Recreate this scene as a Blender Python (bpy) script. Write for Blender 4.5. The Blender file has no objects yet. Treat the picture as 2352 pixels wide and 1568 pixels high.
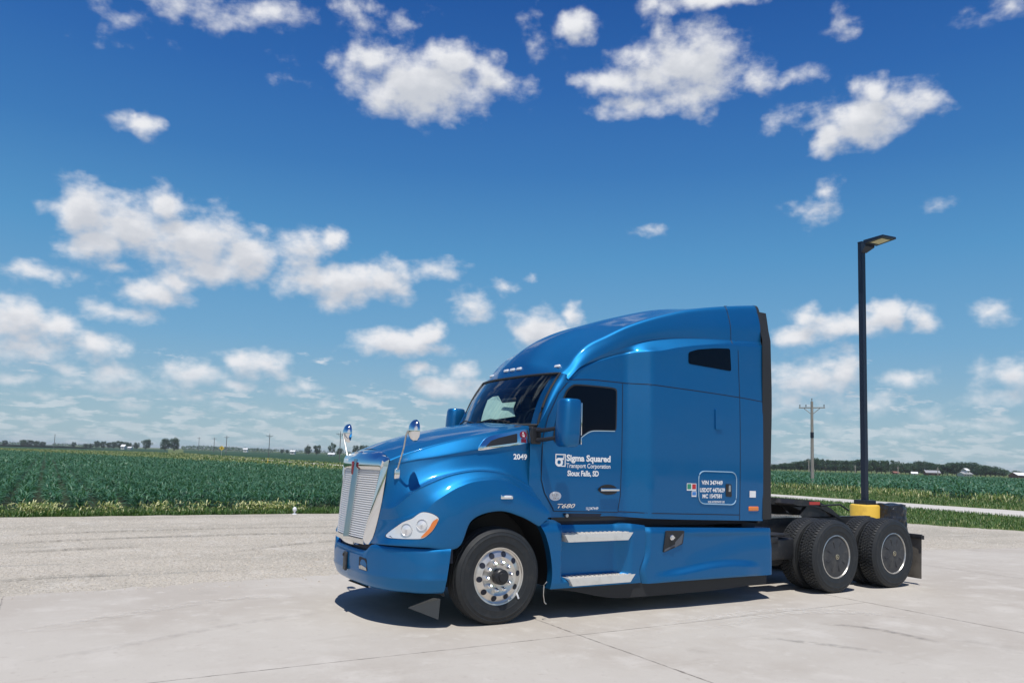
import bpy, bmesh, math, random
import numpy as np
from mathutils import Vector, Matrix
from mathutils.bvhtree import BVHTree
R = math.radians
scene = bpy.context.scene
# ---------------------------------------------------------------- camera
cam_d = bpy.data.cameras.new('camera'); cam = bpy.data.objects.new('camera', cam_d)
scene.collection.objects.link(cam); scene.camera = cam
cr_, cu_, cf_ = (Vector((0.85991269, -0.50959843, 0.02931909)), Vector((-0.07381369, -0.06730966, 0.99499796)), Vector((0.50507595, 0.85777552, 0.09549577)))
M = Matrix.Identity(4)
for i in range(3):
    M[i][0] = cr_[i]; M[i][1] = cu_[i]; M[i][2] = -cf_[i]
M[0][3], M[1][3], M[2][3] = -4.242, -8.533, 1.7614
cam.matrix_world = M
cam_d.sensor_width = 36; cam_d.lens = 36*1797.4/2352; cam_d.shift_y = 0.0403
cam_d.clip_start = 0.1; cam_d.clip_end = 12000
# ---------------------------------------------------------------- world, sun, exposure
SUN = Vector((-0.17, -0.27, 1.0)).normalized()          # towards the sun
W = bpy.data.worlds.new('World'); scene.world = W; W.cycles.sampling_method = 'NONE'; W.use_nodes = True
wt = W.node_tree; wn = wt.nodes; wl = wt.links; wn.clear()
def N(t, ty, **kw):
    n = t.nodes.new(ty)
    for k, v in kw.items(): setattr(n, k, v)
    return n
def mth(t, op, a, b=None, c=None, clamp=False):
    n = t.nodes.new('ShaderNodeMath'); n.operation = op; n.use_clamp = clamp
    for i, v in enumerate((a, b, c)):
        if v is None: continue
        if isinstance(v, (int, float)): n.inputs[i].default_value = v
        else: t.links.new(v, n.inputs[i])
    return n.outputs[0]
CL = "5.9 28.3 5.5 0.8 0.45;11.1 28.9 2.7 0.9 0.50;17.9 30.0 1.7 1.1 0.62;21.7 29.6 1.2 0.8 0.30;2.5 26.6 1.6 0.7 0.20;22.7 25.9 5.4 2.0 1.00;19.4 27.1 1.9 1.3 0.90;24.9 27.6 2.6 1.3 0.95;27.9 26.9 1.7 1.3 0.80;20.8 25.0 2.9 1.3 0.95;24.6 24.2 2.0 1.0 0.50;29.5 26.0 1.7 0.8 0.40;16.4 26.9 1.1 0.7 0.40;12.9 25.6 0.8 0.7 0.22;34.5 30.0 2.1 0.8 0.80;31.7 29.2 1.2 1.1 0.30;44.0 31.1 3.8 0.7 1.00;40.4 31.2 1.4 0.6 0.55;42.4 27.1 5.5 1.8 1.00;37.2 26.5 2.3 0.9 0.80;39.8 28.0 1.9 1.1 0.70;44.3 28.5 2.1 1.3 0.75;38.9 25.0 2.5 0.8 0.70;43.7 25.3 2.6 1.1 0.85;47.7 26.1 1.6 0.9 0.55;50.2 25.7 2.0 0.5 0.35;40.9 29.6 0.7 0.9 0.40;43.7 29.4 1.9 0.5 0.30;54.9 22.7 3.2 1.5 1.00;52.7 21.9 1.4 1.2 0.90;57.8 23.3 2.3 1.1 0.70;55.5 24.4 1.3 1.0 0.80;50.7 23.4 1.6 0.6 0.35;53.9 28.7 1.0 0.7 0.42;62.2 27.5 1.4 0.5 0.25;63.9 27.6 1.2 0.6 0.35;3.9 20.7 1.6 0.7 0.75;3.3 21.0 0.5 0.5 0.60;1.1 14.7 2.2 2.0 1.00;3.7 14.3 2.7 2.0 1.00;5.6 15.9 1.3 1.3 0.95;7.8 13.8 3.7 2.1 1.00;11.0 13.3 2.6 1.8 1.00;2.0 13.0 2.3 1.4 0.80;8.8 12.0 3.4 1.0 0.75;15.1 14.1 2.4 1.3 0.75;17.0 15.1 1.1 0.8 0.80;18.3 12.0 4.1 1.5 0.95;20.8 12.6 2.2 1.3 0.90;15.7 12.2 2.6 1.4 0.80;24.6 13.4 1.9 0.8 0.50;25.8 13.8 1.3 0.4 0.30;5.3 10.3 2.6 1.0 0.85;6.9 10.9 1.4 0.7 0.80;3.6 8.7 2.6 0.6 0.50;3.1 11.7 1.8 0.4 0.60;-2.3 10.7 1.5 0.6 0.55;-0.5 10.7 1.0 0.5 0.35;1.0 10.6 0.7 0.3 0.25;-2.2 7.6 2.3 1.5 1.00;-0.0 7.3 1.5 1.2 0.85;2.1 6.5 1.8 1.0 0.85;-1.6 5.9 2.6 1.1 0.60;27.4 11.2 1.9 1.1 0.50;29.7 12.3 1.0 0.6 0.50;31.6 13.2 0.6 0.4 0.50;32.4 9.4 2.8 1.3 1.00;34.7 10.4 1.0 0.9 0.90;22.2 8.0 3.9 0.9 0.95;24.3 8.7 1.7 0.8 0.95;23.9 6.3 1.3 0.6 0.70;26.8 6.1 1.3 0.6 0.55;25.7 4.8 3.0 1.0 0.85;12.6 5.9 2.4 1.0 0.90;7.9 5.0 2.8 0.8 0.75;10.9 6.1 1.4 0.7 0.80;3.1 4.6 2.8 0.7 0.50;5.2 3.9 3.2 0.6 0.40;51.7 17.4 1.6 0.9 0.50;52.5 18.5 0.7 0.7 0.50;40.6 16.5 1.3 0.5 0.40;59.3 16.9 0.8 0.3 0.18;53.9 9.7 3.4 0.9 0.90;56.1 10.2 1.5 1.1 1.00;58.2 9.8 1.2 0.8 0.80;50.6 9.0 1.7 0.8 0.80;51.2 10.2 1.4 0.8 0.80;51.4 6.2 2.6 1.5 0.75;53.6 6.5 1.5 1.6 0.70;50.3 4.5 2.5 0.9 0.60;54.8 4.2 2.1 0.8 0.50;62.2 9.8 1.2 0.6 0.45;57.6 6.0 1.5 0.9 0.55;63.0 6.1 1.7 1.0 0.75;62.6 4.5 1.8 0.6 0.55;58.5 3.6 1.5 0.4 0.40;61.2 2.9 2.1 0.5 0.45;51.7 2.6 2.5 0.5 0.40;0.6 4.9 1.5 0.5 0.50;3.0 4.8 1.5 0.6 0.55;1.4 4.0 1.8 0.4 0.45;4.7 3.8 2.1 0.4 0.50;7.0 5.4 2.0 0.6 0.60;11.1 4.5 1.7 0.4 0.45;14.4 4.4 1.2 0.5 0.50;15.6 4.8 0.9 0.4 0.45;13.4 2.7 1.5 0.3 0.35;19.6 3.8 1.6 0.4 0.50;17.5 3.2 1.3 0.3 0.40;21.8 4.2 1.3 0.3 0.45;8.8 3.7 1.7 0.3 0.40;-0.7 3.1 1.5 0.3 0.40;-1.9 4.0 1.4 0.4 0.50;8.3 2.3 0.9 0.3 0.35;4.5 2.7 1.1 0.3 0.35;10.2 3.3 1.0 0.3 0.35;15.5 2.2 1.5 0.3 0.30;1.8 2.0 1.1 0.3 0.30;11.7 1.7 1.7 0.2 0.28;52.7 7.0 1.9 1.0 0.60;51.1 5.1 1.8 0.7 0.55;58.3 3.6 0.8 0.3 0.45;60.2 3.0 1.4 0.4 0.45;62.6 3.4 1.2 0.4 0.50;55.5 4.0 1.6 0.6 0.50;54.1 2.2 1.6 0.3 0.35;57.3 2.3 1.1 0.3 0.35;49.7 3.9 1.4 0.4 0.45;61.4 2.0 1.4 0.2 0.30;26.3 1.5 1.9 0.3 0.30"
sky = N(wt, 'ShaderNodeTexSky'); sky.sky_type = 'NISHITA'; sky.sun_disc = False
sky.sun_elevation = math.asin(SUN.z); sky.sun_rotation = math.atan2(SUN.x, SUN.y)
sky.altitude = 200; sky.air_density = 1.0; sky.dust_density = 0.6; sky.ozone_density = 2.5
tc = N(wt, 'ShaderNodeTexCoord')
sep = N(wt, 'ShaderNodeSeparateXYZ'); wl.new(tc.outputs['Generated'], sep.inputs[0])
az = mth(wt, 'MULTIPLY', mth(wt, 'ARCTAN2', sep.outputs[0], sep.outputs[1]), 57.2958)
el = mth(wt, 'MULTIPLY', mth(wt, 'ARCSINE', sep.outputs[2]), 57.2958)
cmb = N(wt, 'ShaderNodeCombineXYZ'); wl.new(az, cmb.inputs[0]); wl.new(el, cmb.inputs[1])
# cloud density group: cumulus puffs of given bearing, elevation and size, with fractal edges
g = bpy.data.node_groups.new('cloud_density', 'ShaderNodeTree')
g.interface.new_socket('P', in_out='INPUT', socket_type='NodeSocketVector')
g.interface.new_socket('D', in_out='OUTPUT', socket_type='NodeSocketFloat')
gi = N(g, 'NodeGroupInput'); go = N(g, 'NodeGroupOutput')
cur = None
# soft warp so that puffs are not ellipses
nw = N(g, 'ShaderNodeTexNoise'); nw.inputs['Scale'].default_value = 0.55; nw.inputs['Detail'].default_value = 3
g.links.new(gi.outputs[0], nw.inputs['Vector'])
vs = N(g, 'ShaderNodeVectorMath', operation='SUBTRACT'); vs.inputs[1].default_value = (.5, .5, .5); g.links.new(nw.outputs['Color'], vs.inputs[0])
vm = N(g, 'ShaderNodeVectorMath', operation='MULTIPLY'); vm.inputs[1].default_value = (2.2, 1.3, 0); g.links.new(vs.outputs[0], vm.inputs[0])
va = N(g, 'ShaderNodeVectorMath', operation='ADD'); g.links.new(gi.outputs[0], va.inputs[0]); g.links.new(vm.outputs[0], va.inputs[1])
for s in (CL+';-150 8 34 13 1;-162 24 22 14 .9;-138 20 20 11 .8;-150 34 16 10 .6').split(';'):  # last puffs: unseen cloud bank added behind the camera to brighten paint reflections
    a, e, rx, ry, st = map(float, s.split())
    rx *= 1.24; ry *= 1.34
    n = N(g, 'ShaderNodeVectorMath', operation='MULTIPLY_ADD')
    g.links.new(va.outputs[0], n.inputs[0]); n.inputs[1].default_value = (1/rx, 1/ry, 0); n.inputs[2].default_value = (-a/rx, -e/ry, 0)
    l = N(g, 'ShaderNodeVectorMath', operation='LENGTH'); g.links.new(n.outputs[0], l.inputs[0])
    v = mth(g, 'MULTIPLY_ADD', l.outputs['Value'], -st, st*0.98)
    cur = v if cur is None else mth(g, 'SMOOTH_MAX', cur, v, 0.12)
n1 = N(g, 'ShaderNodeTexNoise'); n1.inputs['Scale'].default_value = 0.42; n1.inputs['Detail'].default_value = 9; n1.inputs['Roughness'].default_value = 0.56
mp = N(g, 'ShaderNodeVectorMath', operation='MULTIPLY'); mp.inputs[1].default_value = (1, 1.5, 1); g.links.new(gi.outputs[0], mp.inputs[0])
g.links.new(mp.outputs[0], n1.inputs['Vector'])
f = mth(g, 'MULTIPLY_ADD', n1.outputs['Fac'], 1.55, -0.72)
d0 = mth(g, 'ADD', cur, f)
# streaky low cloud field towards the horizon
s2 = N(g, 'ShaderNodeSeparateXYZ'); g.links.new(gi.outputs[0], s2.inputs[0])
rr_ = mth(g, 'DIVIDE', 1.0, mth(g, 'ADD', mth(g, 'TANGENT', mth(g, 'MULTIPLY', mth(g, 'MAXIMUM', s2.outputs[1], 0.0), 0.01745)), 0.22))
azr = mth(g, 'MULTIPLY', s2.outputs[0], 0.01745)
xx = mth(g, 'MULTIPLY', rr_, mth(g, 'SINE', azr)); yy = mth(g, 'MULTIPLY', rr_, mth(g, 'COSINE', azr))
c2 = N(g, 'ShaderNodeCombineXYZ'); g.links.new(xx, c2.inputs[0]); g.links.new(yy, c2.inputs[1])
n2 = N(g, 'ShaderNodeTexNoise'); n2.inputs['Scale'].default_value = 6.5; n2.inputs['Detail'].default_value = 6; n2.inputs['Roughness'].default_value = 0.58
g.links.new(c2.outputs[0], n2.inputs['Vector'])
mr = N(g, 'ShaderNodeMapRange'); mr.inputs[1].default_value = 1.5; mr.inputs[2].default_value = 10; mr.inputs[2].default_value = 11; mr.inputs[3].default_value = 0.44; mr.inputs[4].default_value = 0.74
g.links.new(s2.outputs[1], mr.inputs[0])
d1 = mth(g, 'MULTIPLY', mth(g, 'SUBTRACT', n2.outputs['Fac'], mr.outputs[0]), 4.2)
d1 = mth(g, 'MINIMUM', d1, 0.46)
g.links.new(mth(g, 'MAXIMUM', d0, d1), go.inputs[0])
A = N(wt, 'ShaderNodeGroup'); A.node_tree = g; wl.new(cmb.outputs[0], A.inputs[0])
off = N(wt, 'ShaderNodeVectorMath', operation='ADD'); off.inputs[1].default_value = (-0.35, 1.1, 0); wl.new(cmb.outputs[0], off.inputs[0])
B = N(wt, 'ShaderNodeGroup'); B.node_tree = g; wl.new(off.outputs[0], B.inputs[0])
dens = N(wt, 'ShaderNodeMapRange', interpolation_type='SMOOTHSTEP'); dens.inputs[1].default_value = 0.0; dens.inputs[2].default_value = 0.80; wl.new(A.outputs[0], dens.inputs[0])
densb = N(wt, 'ShaderNodeMapRange', interpolation_type='SMOOTHSTEP'); densb.inputs[1].default_value = -0.1; densb.inputs[2].default_value = 0.95; wl.new(B.outputs[0], densb.inputs[0])
ccol = N(wt, 'ShaderNodeMix', data_type='RGBA'); wl.new(densb.outputs[0], ccol.inputs[0])
ccol.inputs[6].default_value = (0.84, 0.85, 0.88, 1); ccol.inputs[7].default_value = (0.58, 0.61, 0.67, 1)
# Nishita sky with the deep blue of the photograph's zenith
bg1 = N(wt, 'ShaderNodeVectorMath', operation='SCALE'); bg1.inputs['Scale'].default_value = 0.13; wl.new(sky.outputs[0], bg1.inputs[0])
hs = N(wt, 'ShaderNodeHueSaturation'); wl.new(bg1.outputs[0], hs.inputs['Color'])
hs.inputs['Saturation'].default_value = 1.2; hs.inputs['Value'].default_value = 0.9
rp = N(wt, 'ShaderNodeValToRGB'); wl.new(mth(wt, 'DIVIDE', el, 90.0, None, True), rp.inputs[0]); cr = rp.color_ramp
cr.elements[0].position = 0; cr.elements[0].color = (.345, .50, .585, 1); cr.elements[1].position = 1; cr.elements[1].color = (.006, .045, .25, 1)
for p_, c_ in ((3, (.29, .462, .58)), (8, (.165, .385, .61)), (14.3, (.088, .30, .57)), (20.4, (.042, .190, .48)), (26, (.023, .130, .42)), (32, (.011, .085, .34)), (50, (.008, .065, .27))):
    e_ = cr.elements.new(p_/90); e_.color = (*c_, 1)
skm = N(wt, 'ShaderNodeMix', data_type='RGBA'); skm.inputs[0].default_value = .88; wl.new(hs.outputs[0], skm.inputs[6]); wl.new(rp.outputs[0], skm.inputs[7])
# clouds fade into the air near the horizon
fade = N(wt, 'ShaderNodeMapRange'); fade.inputs[1].default_value = 0; fade.inputs[2].default_value = 6.5; fade.inputs[3].default_value = 0.45; fade.inputs[4].default_value = 1.0; wl.new(el, fade.inputs[0])
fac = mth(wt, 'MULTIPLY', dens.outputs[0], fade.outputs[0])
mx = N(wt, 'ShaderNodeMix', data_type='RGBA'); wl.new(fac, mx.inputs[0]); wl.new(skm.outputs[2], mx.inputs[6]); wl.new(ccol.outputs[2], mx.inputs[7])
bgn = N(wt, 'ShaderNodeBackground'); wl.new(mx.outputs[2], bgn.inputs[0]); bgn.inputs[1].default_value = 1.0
wo = N(wt, 'ShaderNodeOutputWorld'); wl.new(bgn.outputs[0], wo.inputs[0])
sd = bpy.data.lights.new('sun', 'SUN'); sd.energy = 4.7; sd.angle = R(0.53); sd.color = (1, 0.955, 0.89)
so = bpy.data.objects.new('sun', sd); scene.collection.objects.link(so); so.rotation_euler = SUN.to_track_quat('Z', 'Y').to_euler()
scene.view_settings.view_transform = 'Standard'; scene.view_settings.look = 'None'; scene.view_settings.exposure = 0.0; scene.view_settings.gamma = 1
scene.render.engine = 'CYCLES'
# ---------------------------------------------------------------- helpers
rnd = random.Random(7); rng = np.random.default_rng(11)
C = scene.collection
def tag(o, label=None, cat=None, group=None, kind=None):
    if label: o['label'] = label
    if cat: o['category'] = cat
    if group: o['group'] = group
    if kind: o['kind'] = kind
    return o
def empty(name, loc=(0, 0, 0), rz=0):
    o = bpy.data.objects.new(name, None); C.objects.link(o); o.location = loc; o.rotation_euler = (0, 0, rz); return o
def copy_tree(o, parent=None):
    c = o.copy(); C.objects.link(c); c.parent = parent
    for ch in list(o.children): copy_tree(ch, c)
    return c
class MB:
    def __init__(s): s.v = []; s.f = []; s.m = []
    def add(s, v, f, m=0):
        o = len(s.v); s.v += [tuple(map(float, p)) for p in v]; s.f += [tuple(i+o for i in q) for q in f]; s.m += [m]*len(f); return s
    def mesh(s, name):
        me = bpy.data.meshes.new(name); me.from_pydata(s.v, [], s.f); me.validate(); me.update(); return me
    def build(s, name, mat, parent=None, smooth=True, sharp=35):
        me = s.mesh(name)
        mats = mat if isinstance(mat, (list, tuple)) else [mat]
        for m in mats: me.materials.append(m)
        if len(mats) > 1 and len(me.polygons) == len(s.m): me.polygons.foreach_set('material_index', s.m)
        if smooth:
            me.shade_smooth() if hasattr(me, 'shade_smooth') else None
            if sharp is not None: me.set_sharp_from_angle(angle=R(sharp))
        o = bpy.data.objects.new(name, me); C.objects.link(o); o.parent = parent; return o
    def mirror(s):
        n = MB(); n.v = [(x, -y, z) for x, y, z in s.v]; n.f = [tuple(reversed(q)) for q in s.f]; n.m = list(s.m); return n
    def both(s):
        n = MB(); n.add(s.v, s.f); n.m = list(s.m); k = s.mirror(); n.add(k.v, k.f); n.m = s.m+k.m; return n
    def box(s, c, d, m=0, rot=None, taper=1):
        x, y, z = (a/2 for a in d); P = []
        for k, (i, j) in ((-1, (-1, -1)), (-1, (1, -1)), (-1, (1, 1)), (-1, (-1, 1)), (1, (-1, -1)), (1, (1, -1)), (1, (1, 1)), (1, (-1, 1))):
            t = taper if k > 0 else 1; p = Vector((i*x*t, j*y*t, k*z))
            if rot: p = rot @ p
            P.append(p+Vector(c))
        return s.add(P, [(3, 2, 1, 0), (4, 5, 6, 7), (0, 1, 5, 4), (1, 2, 6, 5), (2, 3, 7, 6), (3, 0, 4, 7)], m)
    def rbox(s, c, d, r, m=0, seg=3, rot=None):     # box with rounded edges
        bm = bmesh.new(); bmesh.ops.create_cube(bm, size=1)
        for v in bm.verts: v.co = Vector((v.co.x*d[0], v.co.y*d[1], v.co.z*d[2]))
        bmesh.ops.bevel(bm, geom=bm.edges[:], offset=r, segments=seg, affect='EDGES', profile=0.5)
        V = [(rot @ v.co if rot else v.co)+Vector(c) for v in bm.verts]; bm.verts.index_update()
        F = [[v.index for v in q.verts] for q in bm.faces]; bm.free(); return s.add(V, F, m)
    def tube(s, pts, r, n=10, m=0, caps=True):
        pts = [Vector(p) for p in pts]; rr = r if isinstance(r, (list, tuple)) else [r]*len(pts)
        V = []; F = []; up = Vector((0, 0, 1))
        for i, p in enumerate(pts):
            t = (pts[min(i+1, len(pts)-1)]-pts[max(i-1, 0)]).normalized()
            a = t.cross(up if abs(t.z) < .95 else Vector((1, 0, 0))).normalized(); b = t.cross(a)
            for k in range(n):
                q = 2*math.pi*k/n; V.append(p+(a*math.cos(q)+b*math.sin(q))*rr[i])
        for i in range(len(pts)-1):
            for k in range(n): F.append((i*n+k, i*n+(k+1) % n, (i+1)*n+(k+1) % n, (i+1)*n+k))
        if caps: F += [tuple(range(n)), tuple(reversed(range((len(pts)-1)*n, len(pts)*n)))]
        return s.add(V, F, m)
    def grid(s, P, m=0, flip=False):                # P: rows x cols x 3
        P = np.asarray(P); r, c = P.shape[:2]; F = []
        for i in range(r-1):
            for j in range(c-1):
                q = (i*c+j, i*c+j+1, (i+1)*c+j+1, (i+1)*c+j); F.append(q[::-1] if flip else q)
        return s.add(P.reshape(-1, 3), F, m)
    def lathe(s, prof, c, n=48, m=0, axis='Y', a0=0):   # prof: (radius, offset along axis)
        V = []; F = []
        for i, (r, y) in enumerate(prof):
            for k in range(n):
                a = a0+2*math.pi*k/n
                if axis == 'Y': V.append((c[0]+r*math.cos(a), c[1]+y, c[2]+r*math.sin(a)))
                else: V.append((c[0]+r*math.cos(a), c[1]+r*math.sin(a), c[2]+y))
        for i in range(len(prof)-1):
            for k in range(n): F.append((i*n+k, i*n+(k+1) % n, (i+1)*n+(k+1) % n, (i+1)*n+k))
        return s.add(V, F, m)
    def prism(s, poly, t, m=0):                     # polygon in XZ at each Y of pair t
        n = len(poly); V = [(x, t[0], z) for x, z in poly]+[(x, t[1], z) for x, z in poly]
        F = [tuple(range(n)), tuple(reversed(range(n, 2*n)))]+[(i, i+n, (i+1) % n+n, (i+1) % n) for i in range(n)]
        return s.add(V, F, m)
def crom(P, n):                                     # Catmull-Rom resampling along axis 0
    P = np.asarray(P, float); out = []
    for i in range(len(P)-1):
        p0 = P[i-1] if i > 0 else 2*P[0]-P[1]; p1 = P[i]; p2 = P[i+1]; p3 = P[i+2] if i+2 < len(P) else 2*P[-1]-P[-2]
        for k in range(n):
            t = k/n; out.append(.5*((2*p1)+(-p0+p2)*t+(2*p0-5*p1+4*p2-p3)*t*t+(-p0+3*p1-3*p2+p3)*t**3))
    out.append(P[-1]); return np.array(out)
def patch(net, n=6, m=6):
    A = crom(net, n); return np.swapaxes(crom(np.swapaxes(A, 0, 1), m), 0, 1)
def curve(pts, x):                                  # smooth monotone-ish interpolation y(x)
    pts = np.array(pts, float); xs, ys = pts[:, 0], pts[:, 1]; h = np.diff(xs); dl = np.diff(ys)/h
    m = np.zeros(len(xs)); m[0] = dl[0]; m[-1] = dl[-1]
    for i in range(1, len(xs)-1): m[i] = 0 if dl[i-1]*dl[i] <= 0 else 3*(h[i-1]+h[i])/((2*h[i]+h[i-1])/dl[i-1]+(h[i]+2*h[i-1])/dl[i])
    x = np.clip(np.asarray(x, float), xs[0], xs[-1]); i = np.clip(np.searchsorted(xs, x)-1, 0, len(h)-1); t = (x-xs[i])/h[i]
    return (2*t**3-3*t**2+1)*ys[i]+(t**3-2*t**2+t)*h[i]*m[i]+(-2*t**3+3*t**2)*ys[i+1]+(t**3-t**2)*h[i]*m[i+1]
def sst(x, a, b):
    t = np.clip((np.asarray(x, float)-a)/(b-a), 0, 1); return t*t*(3-2*t)
# ---------------------------------------------------------------- materials
def mat(name, col, rough=.5, metal=0, coat=0, spec=.5, noise=None, bump=None, emit=None, croug=.03):
    m = bpy.data.materials.new(name); m.use_nodes = True; t = m.node_tree; b = t.nodes['Principled BSDF']
    b.inputs['Base Color'].default_value = (*col, 1); b.inputs['Roughness'].default_value = rough; b.inputs['Metallic'].default_value = metal
    b.inputs['Coat Weight'].default_value = coat; b.inputs['Coat Roughness'].default_value = croug; b.inputs['Specular IOR Level'].default_value = spec
    tcn = N(t, 'ShaderNodeTexCoord')
    if noise:                                       # (scale, second colour, low, high[, detail, mapping scale])
        nz = N(t, 'ShaderNodeTexNoise'); nz.inputs['Scale'].default_value = noise[0]; nz.inputs['Detail'].default_value = noise[4] if len(noise) > 4 else 6
        src = tcn.outputs['Object']
        if len(noise) > 5:
            mpn = N(t, 'ShaderNodeMapping'); mpn.inputs['Scale'].default_value = noise[5]; t.links.new(src, mpn.inputs[0]); src = mpn.outputs[0]
        t.links.new(src, nz.inputs['Vector'])
        mrn = N(t, 'ShaderNodeMapRange'); mrn.inputs[1].default_value = noise[2]; mrn.inputs[2].default_value = noise[3]; t.links.new(nz.outputs['Fac'], mrn.inputs[0])
        mxn = N(t, 'ShaderNodeMix', data_type='RGBA'); mxn.inputs[6].default_value = (*col, 1); mxn.inputs[7].default_value = (*noise[1], 1)
        t.links.new(mrn.outputs[0], mxn.inputs[0]); t.links.new(mxn.outputs[2], b.inputs['Base Color'])
    if bump:
        nb = N(t, 'ShaderNodeTexNoise'); nb.inputs['Scale'].default_value = bump[0]; nb.inputs['Detail'].default_value = 5; t.links.new(tcn.outputs['Object'], nb.inputs['Vector'])
        bb = N(t, 'ShaderNodeBump'); bb.inputs['Strength'].default_value = bump[1]; bb.inputs['Distance'].default_value = bump[2]
        t.links.new(nb.outputs['Fac'], bb.inputs['Height']); t.links.new(bb.outputs[0], b.inputs['Normal'])
    if emit: b.inputs['Emission Color'].default_value = (*emit, 1); b.inputs['Emission Strength'].default_value = 1
    return m
paint = mat('blue_metallic_paint', (.008, .152, .372), .57, .92, .8, noise=(300, (.013, .205, .48), .45, .75, 2), bump=(1.6, .25, .006), croug=.05)
_t = paint.node_tree; _b = _t.nodes['Principled BSDF']; _b.inputs['Coat IOR'].default_value = 1.36; _c = _b.inputs['Base Color'].links[0].from_socket; _n = N(_t, 'ShaderNodeTexNoise'); _n.inputs['Scale'].default_value = 2.2; _n.inputs['Detail'].default_value = 9; _n.inputs['Roughness'].default_value = .7
_tc = N(_t, 'ShaderNodeTexCoord'); _t.links.new(_tc.outputs['Object'], _n.inputs['Vector']); _r = N(_t, 'ShaderNodeMapRange'); _r.inputs[1].default_value = .42; _r.inputs[2].default_value = .8; _r.inputs[4].default_value = .022; _t.links.new(_n.outputs['Fac'], _r.inputs[0])
_m = N(_t, 'ShaderNodeMix', data_type='RGBA'); _t.links.new(_r.outputs[0], _m.inputs[0]); _t.links.new(_c, _m.inputs[6]); _m.inputs[7].default_value = (.34, .36, .36, 1); _t.links.new(_m.outputs[2], _b.inputs['Base Color'])
_r2 = N(_t, 'ShaderNodeMapRange'); _r2.inputs[1].default_value = .35; _r2.inputs[2].default_value = .75; _r2.inputs[3].default_value = .03; _r2.inputs[4].default_value = .14; _t.links.new(_n.outputs['Fac'], _r2.inputs[0]); _t.links.new(_r2.outputs[0], _b.inputs['Coat Roughness'])
chrome = mat('chrome', (.82, .83, .84), .07, 1)
alu = mat('polished_aluminium', (.72, .69, .64), .34, .85, noise=(9, (.55, .52, .47), .5, .8))
satin = mat('satin_aluminium', (.62, .61, .58), .38, .85, noise=(30, (.42, .41, .38), .45, .75))
rubber = mat('black_rubber', (.018, .019, .021), .62, bump=(120, .2, .002))
tyre_m = mat('tyre_rubber', (.014, .017, .020), .6, noise=(14, (.034, .034, .033), .5, .85), bump=(90, .25, .002))
plastic = mat('black_plastic', (.016, .017, .02), .42)
steel_k = mat('painted_black_steel', (.02, .022, .026), .45, noise=(12, (.06, .055, .05), .5, .8))
gap_m = mat('dark_panel_gap', (.006, .01, .025), .6)
glass_k = mat('tinted_window_glass', (.001, .003, .010), .04, 0, 0, .12)
step_m = mat('worn_step_aluminium', (.74, .70, .63), .42, .4, noise=(12, (.6, .56, .5), .5, .8))
white = mat('white_vinyl', (.82, .84, .86), .45)
lens = mat('clear_lamp_lens', (.78, .8, .82), .12, .0, 1)
amber = mat('amber_lens', (.75, .2, .03), .2, 0, 1)
refl = mat('lamp_reflector', (.80, .80, .80), .25, .35, 1)
red_m = mat('dark_red_enamel', (.2, .012, .025), .25, 0, 1)
redr = mat('red_reflector', (.55, .05, .04), .35)
interior = mat('dark_cab_trim', (.022, .024, .03), .7)
clothm = mat('pale_panel_surface', (.62, .68, .6), .8, noise=(5, (.48, .56, .52), .4, .7, 3, (1, 6, 1)))
m = bpy.data.materials.new('windscreen_glass'); m.use_nodes = True; t = m.node_tree; t.nodes.clear()
tr = N(t, 'ShaderNodeBsdfTransparent'); tr.inputs[0].default_value = (.70, .84, .83, 1); gl = N(t, 'ShaderNodeBsdfGlossy'); gl.inputs['Roughness'].default_value = .02
gl.inputs[0].default_value = (.9, .95, 1, 1)
fw_ = N(t, 'ShaderNodeLayerWeight'); fw_.inputs[0].default_value = .5; fp_ = mth(t, 'MULTIPLY_ADD', mth(t, 'POWER', fw_.outputs['Facing'], 4.5), .85, .045); ms = N(t, 'ShaderNodeMixShader'); mo = N(t, 'ShaderNodeOutputMaterial')
df = N(t, 'ShaderNodeBsdfDiffuse'); df.inputs[0].default_value = (.5, .56, .5, 1)  # pale streaks in the glass colour, standing in for reflections
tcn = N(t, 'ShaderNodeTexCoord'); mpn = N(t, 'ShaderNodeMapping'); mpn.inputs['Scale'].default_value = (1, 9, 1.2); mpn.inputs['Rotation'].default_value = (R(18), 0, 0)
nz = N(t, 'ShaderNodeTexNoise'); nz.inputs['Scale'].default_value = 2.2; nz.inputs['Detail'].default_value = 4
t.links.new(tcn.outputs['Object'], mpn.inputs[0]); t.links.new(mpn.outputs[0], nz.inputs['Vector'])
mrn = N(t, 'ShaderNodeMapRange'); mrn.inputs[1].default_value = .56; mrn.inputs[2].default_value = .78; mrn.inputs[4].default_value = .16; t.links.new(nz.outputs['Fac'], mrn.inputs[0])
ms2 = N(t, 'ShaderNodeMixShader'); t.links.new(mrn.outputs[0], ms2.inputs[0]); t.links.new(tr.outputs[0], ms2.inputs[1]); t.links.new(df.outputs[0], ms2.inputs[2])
t.links.new(fp_, ms.inputs[0]); t.links.new(ms2.outputs[0], ms.inputs[1]); t.links.new(gl.outputs[0], ms.inputs[2]); t.links.new(ms.outputs[0], mo.inputs[0])
wglass = m
chrome_l = mat('bright_louvre_metal', (.84, .83, .81), .35, .35)
HLP = [(-1.135, .91), (-1.103, .981), (-1.036, 1.068), (-.963, 1.113), (-.914, 1.159), (-.87, 1.182), (-.801, 1.170), (-.740, 1.132), (-.742, 1.093), (-.79, 1.005), (-.853, .938), (-.894, .916), (-1.0, .907), (-1.10, .903)]
AMP = [(-.745, 1.122), (-.765, 1.112), (-.796, 1.085), (-.827, 1.02), (-.895, .930), (-.853, .944), (-.793, 1.005), (-.746, 1.090)]
HLB = [(-1.005, 1.00, .058), (-.885, 1.055, .052)]
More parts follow.
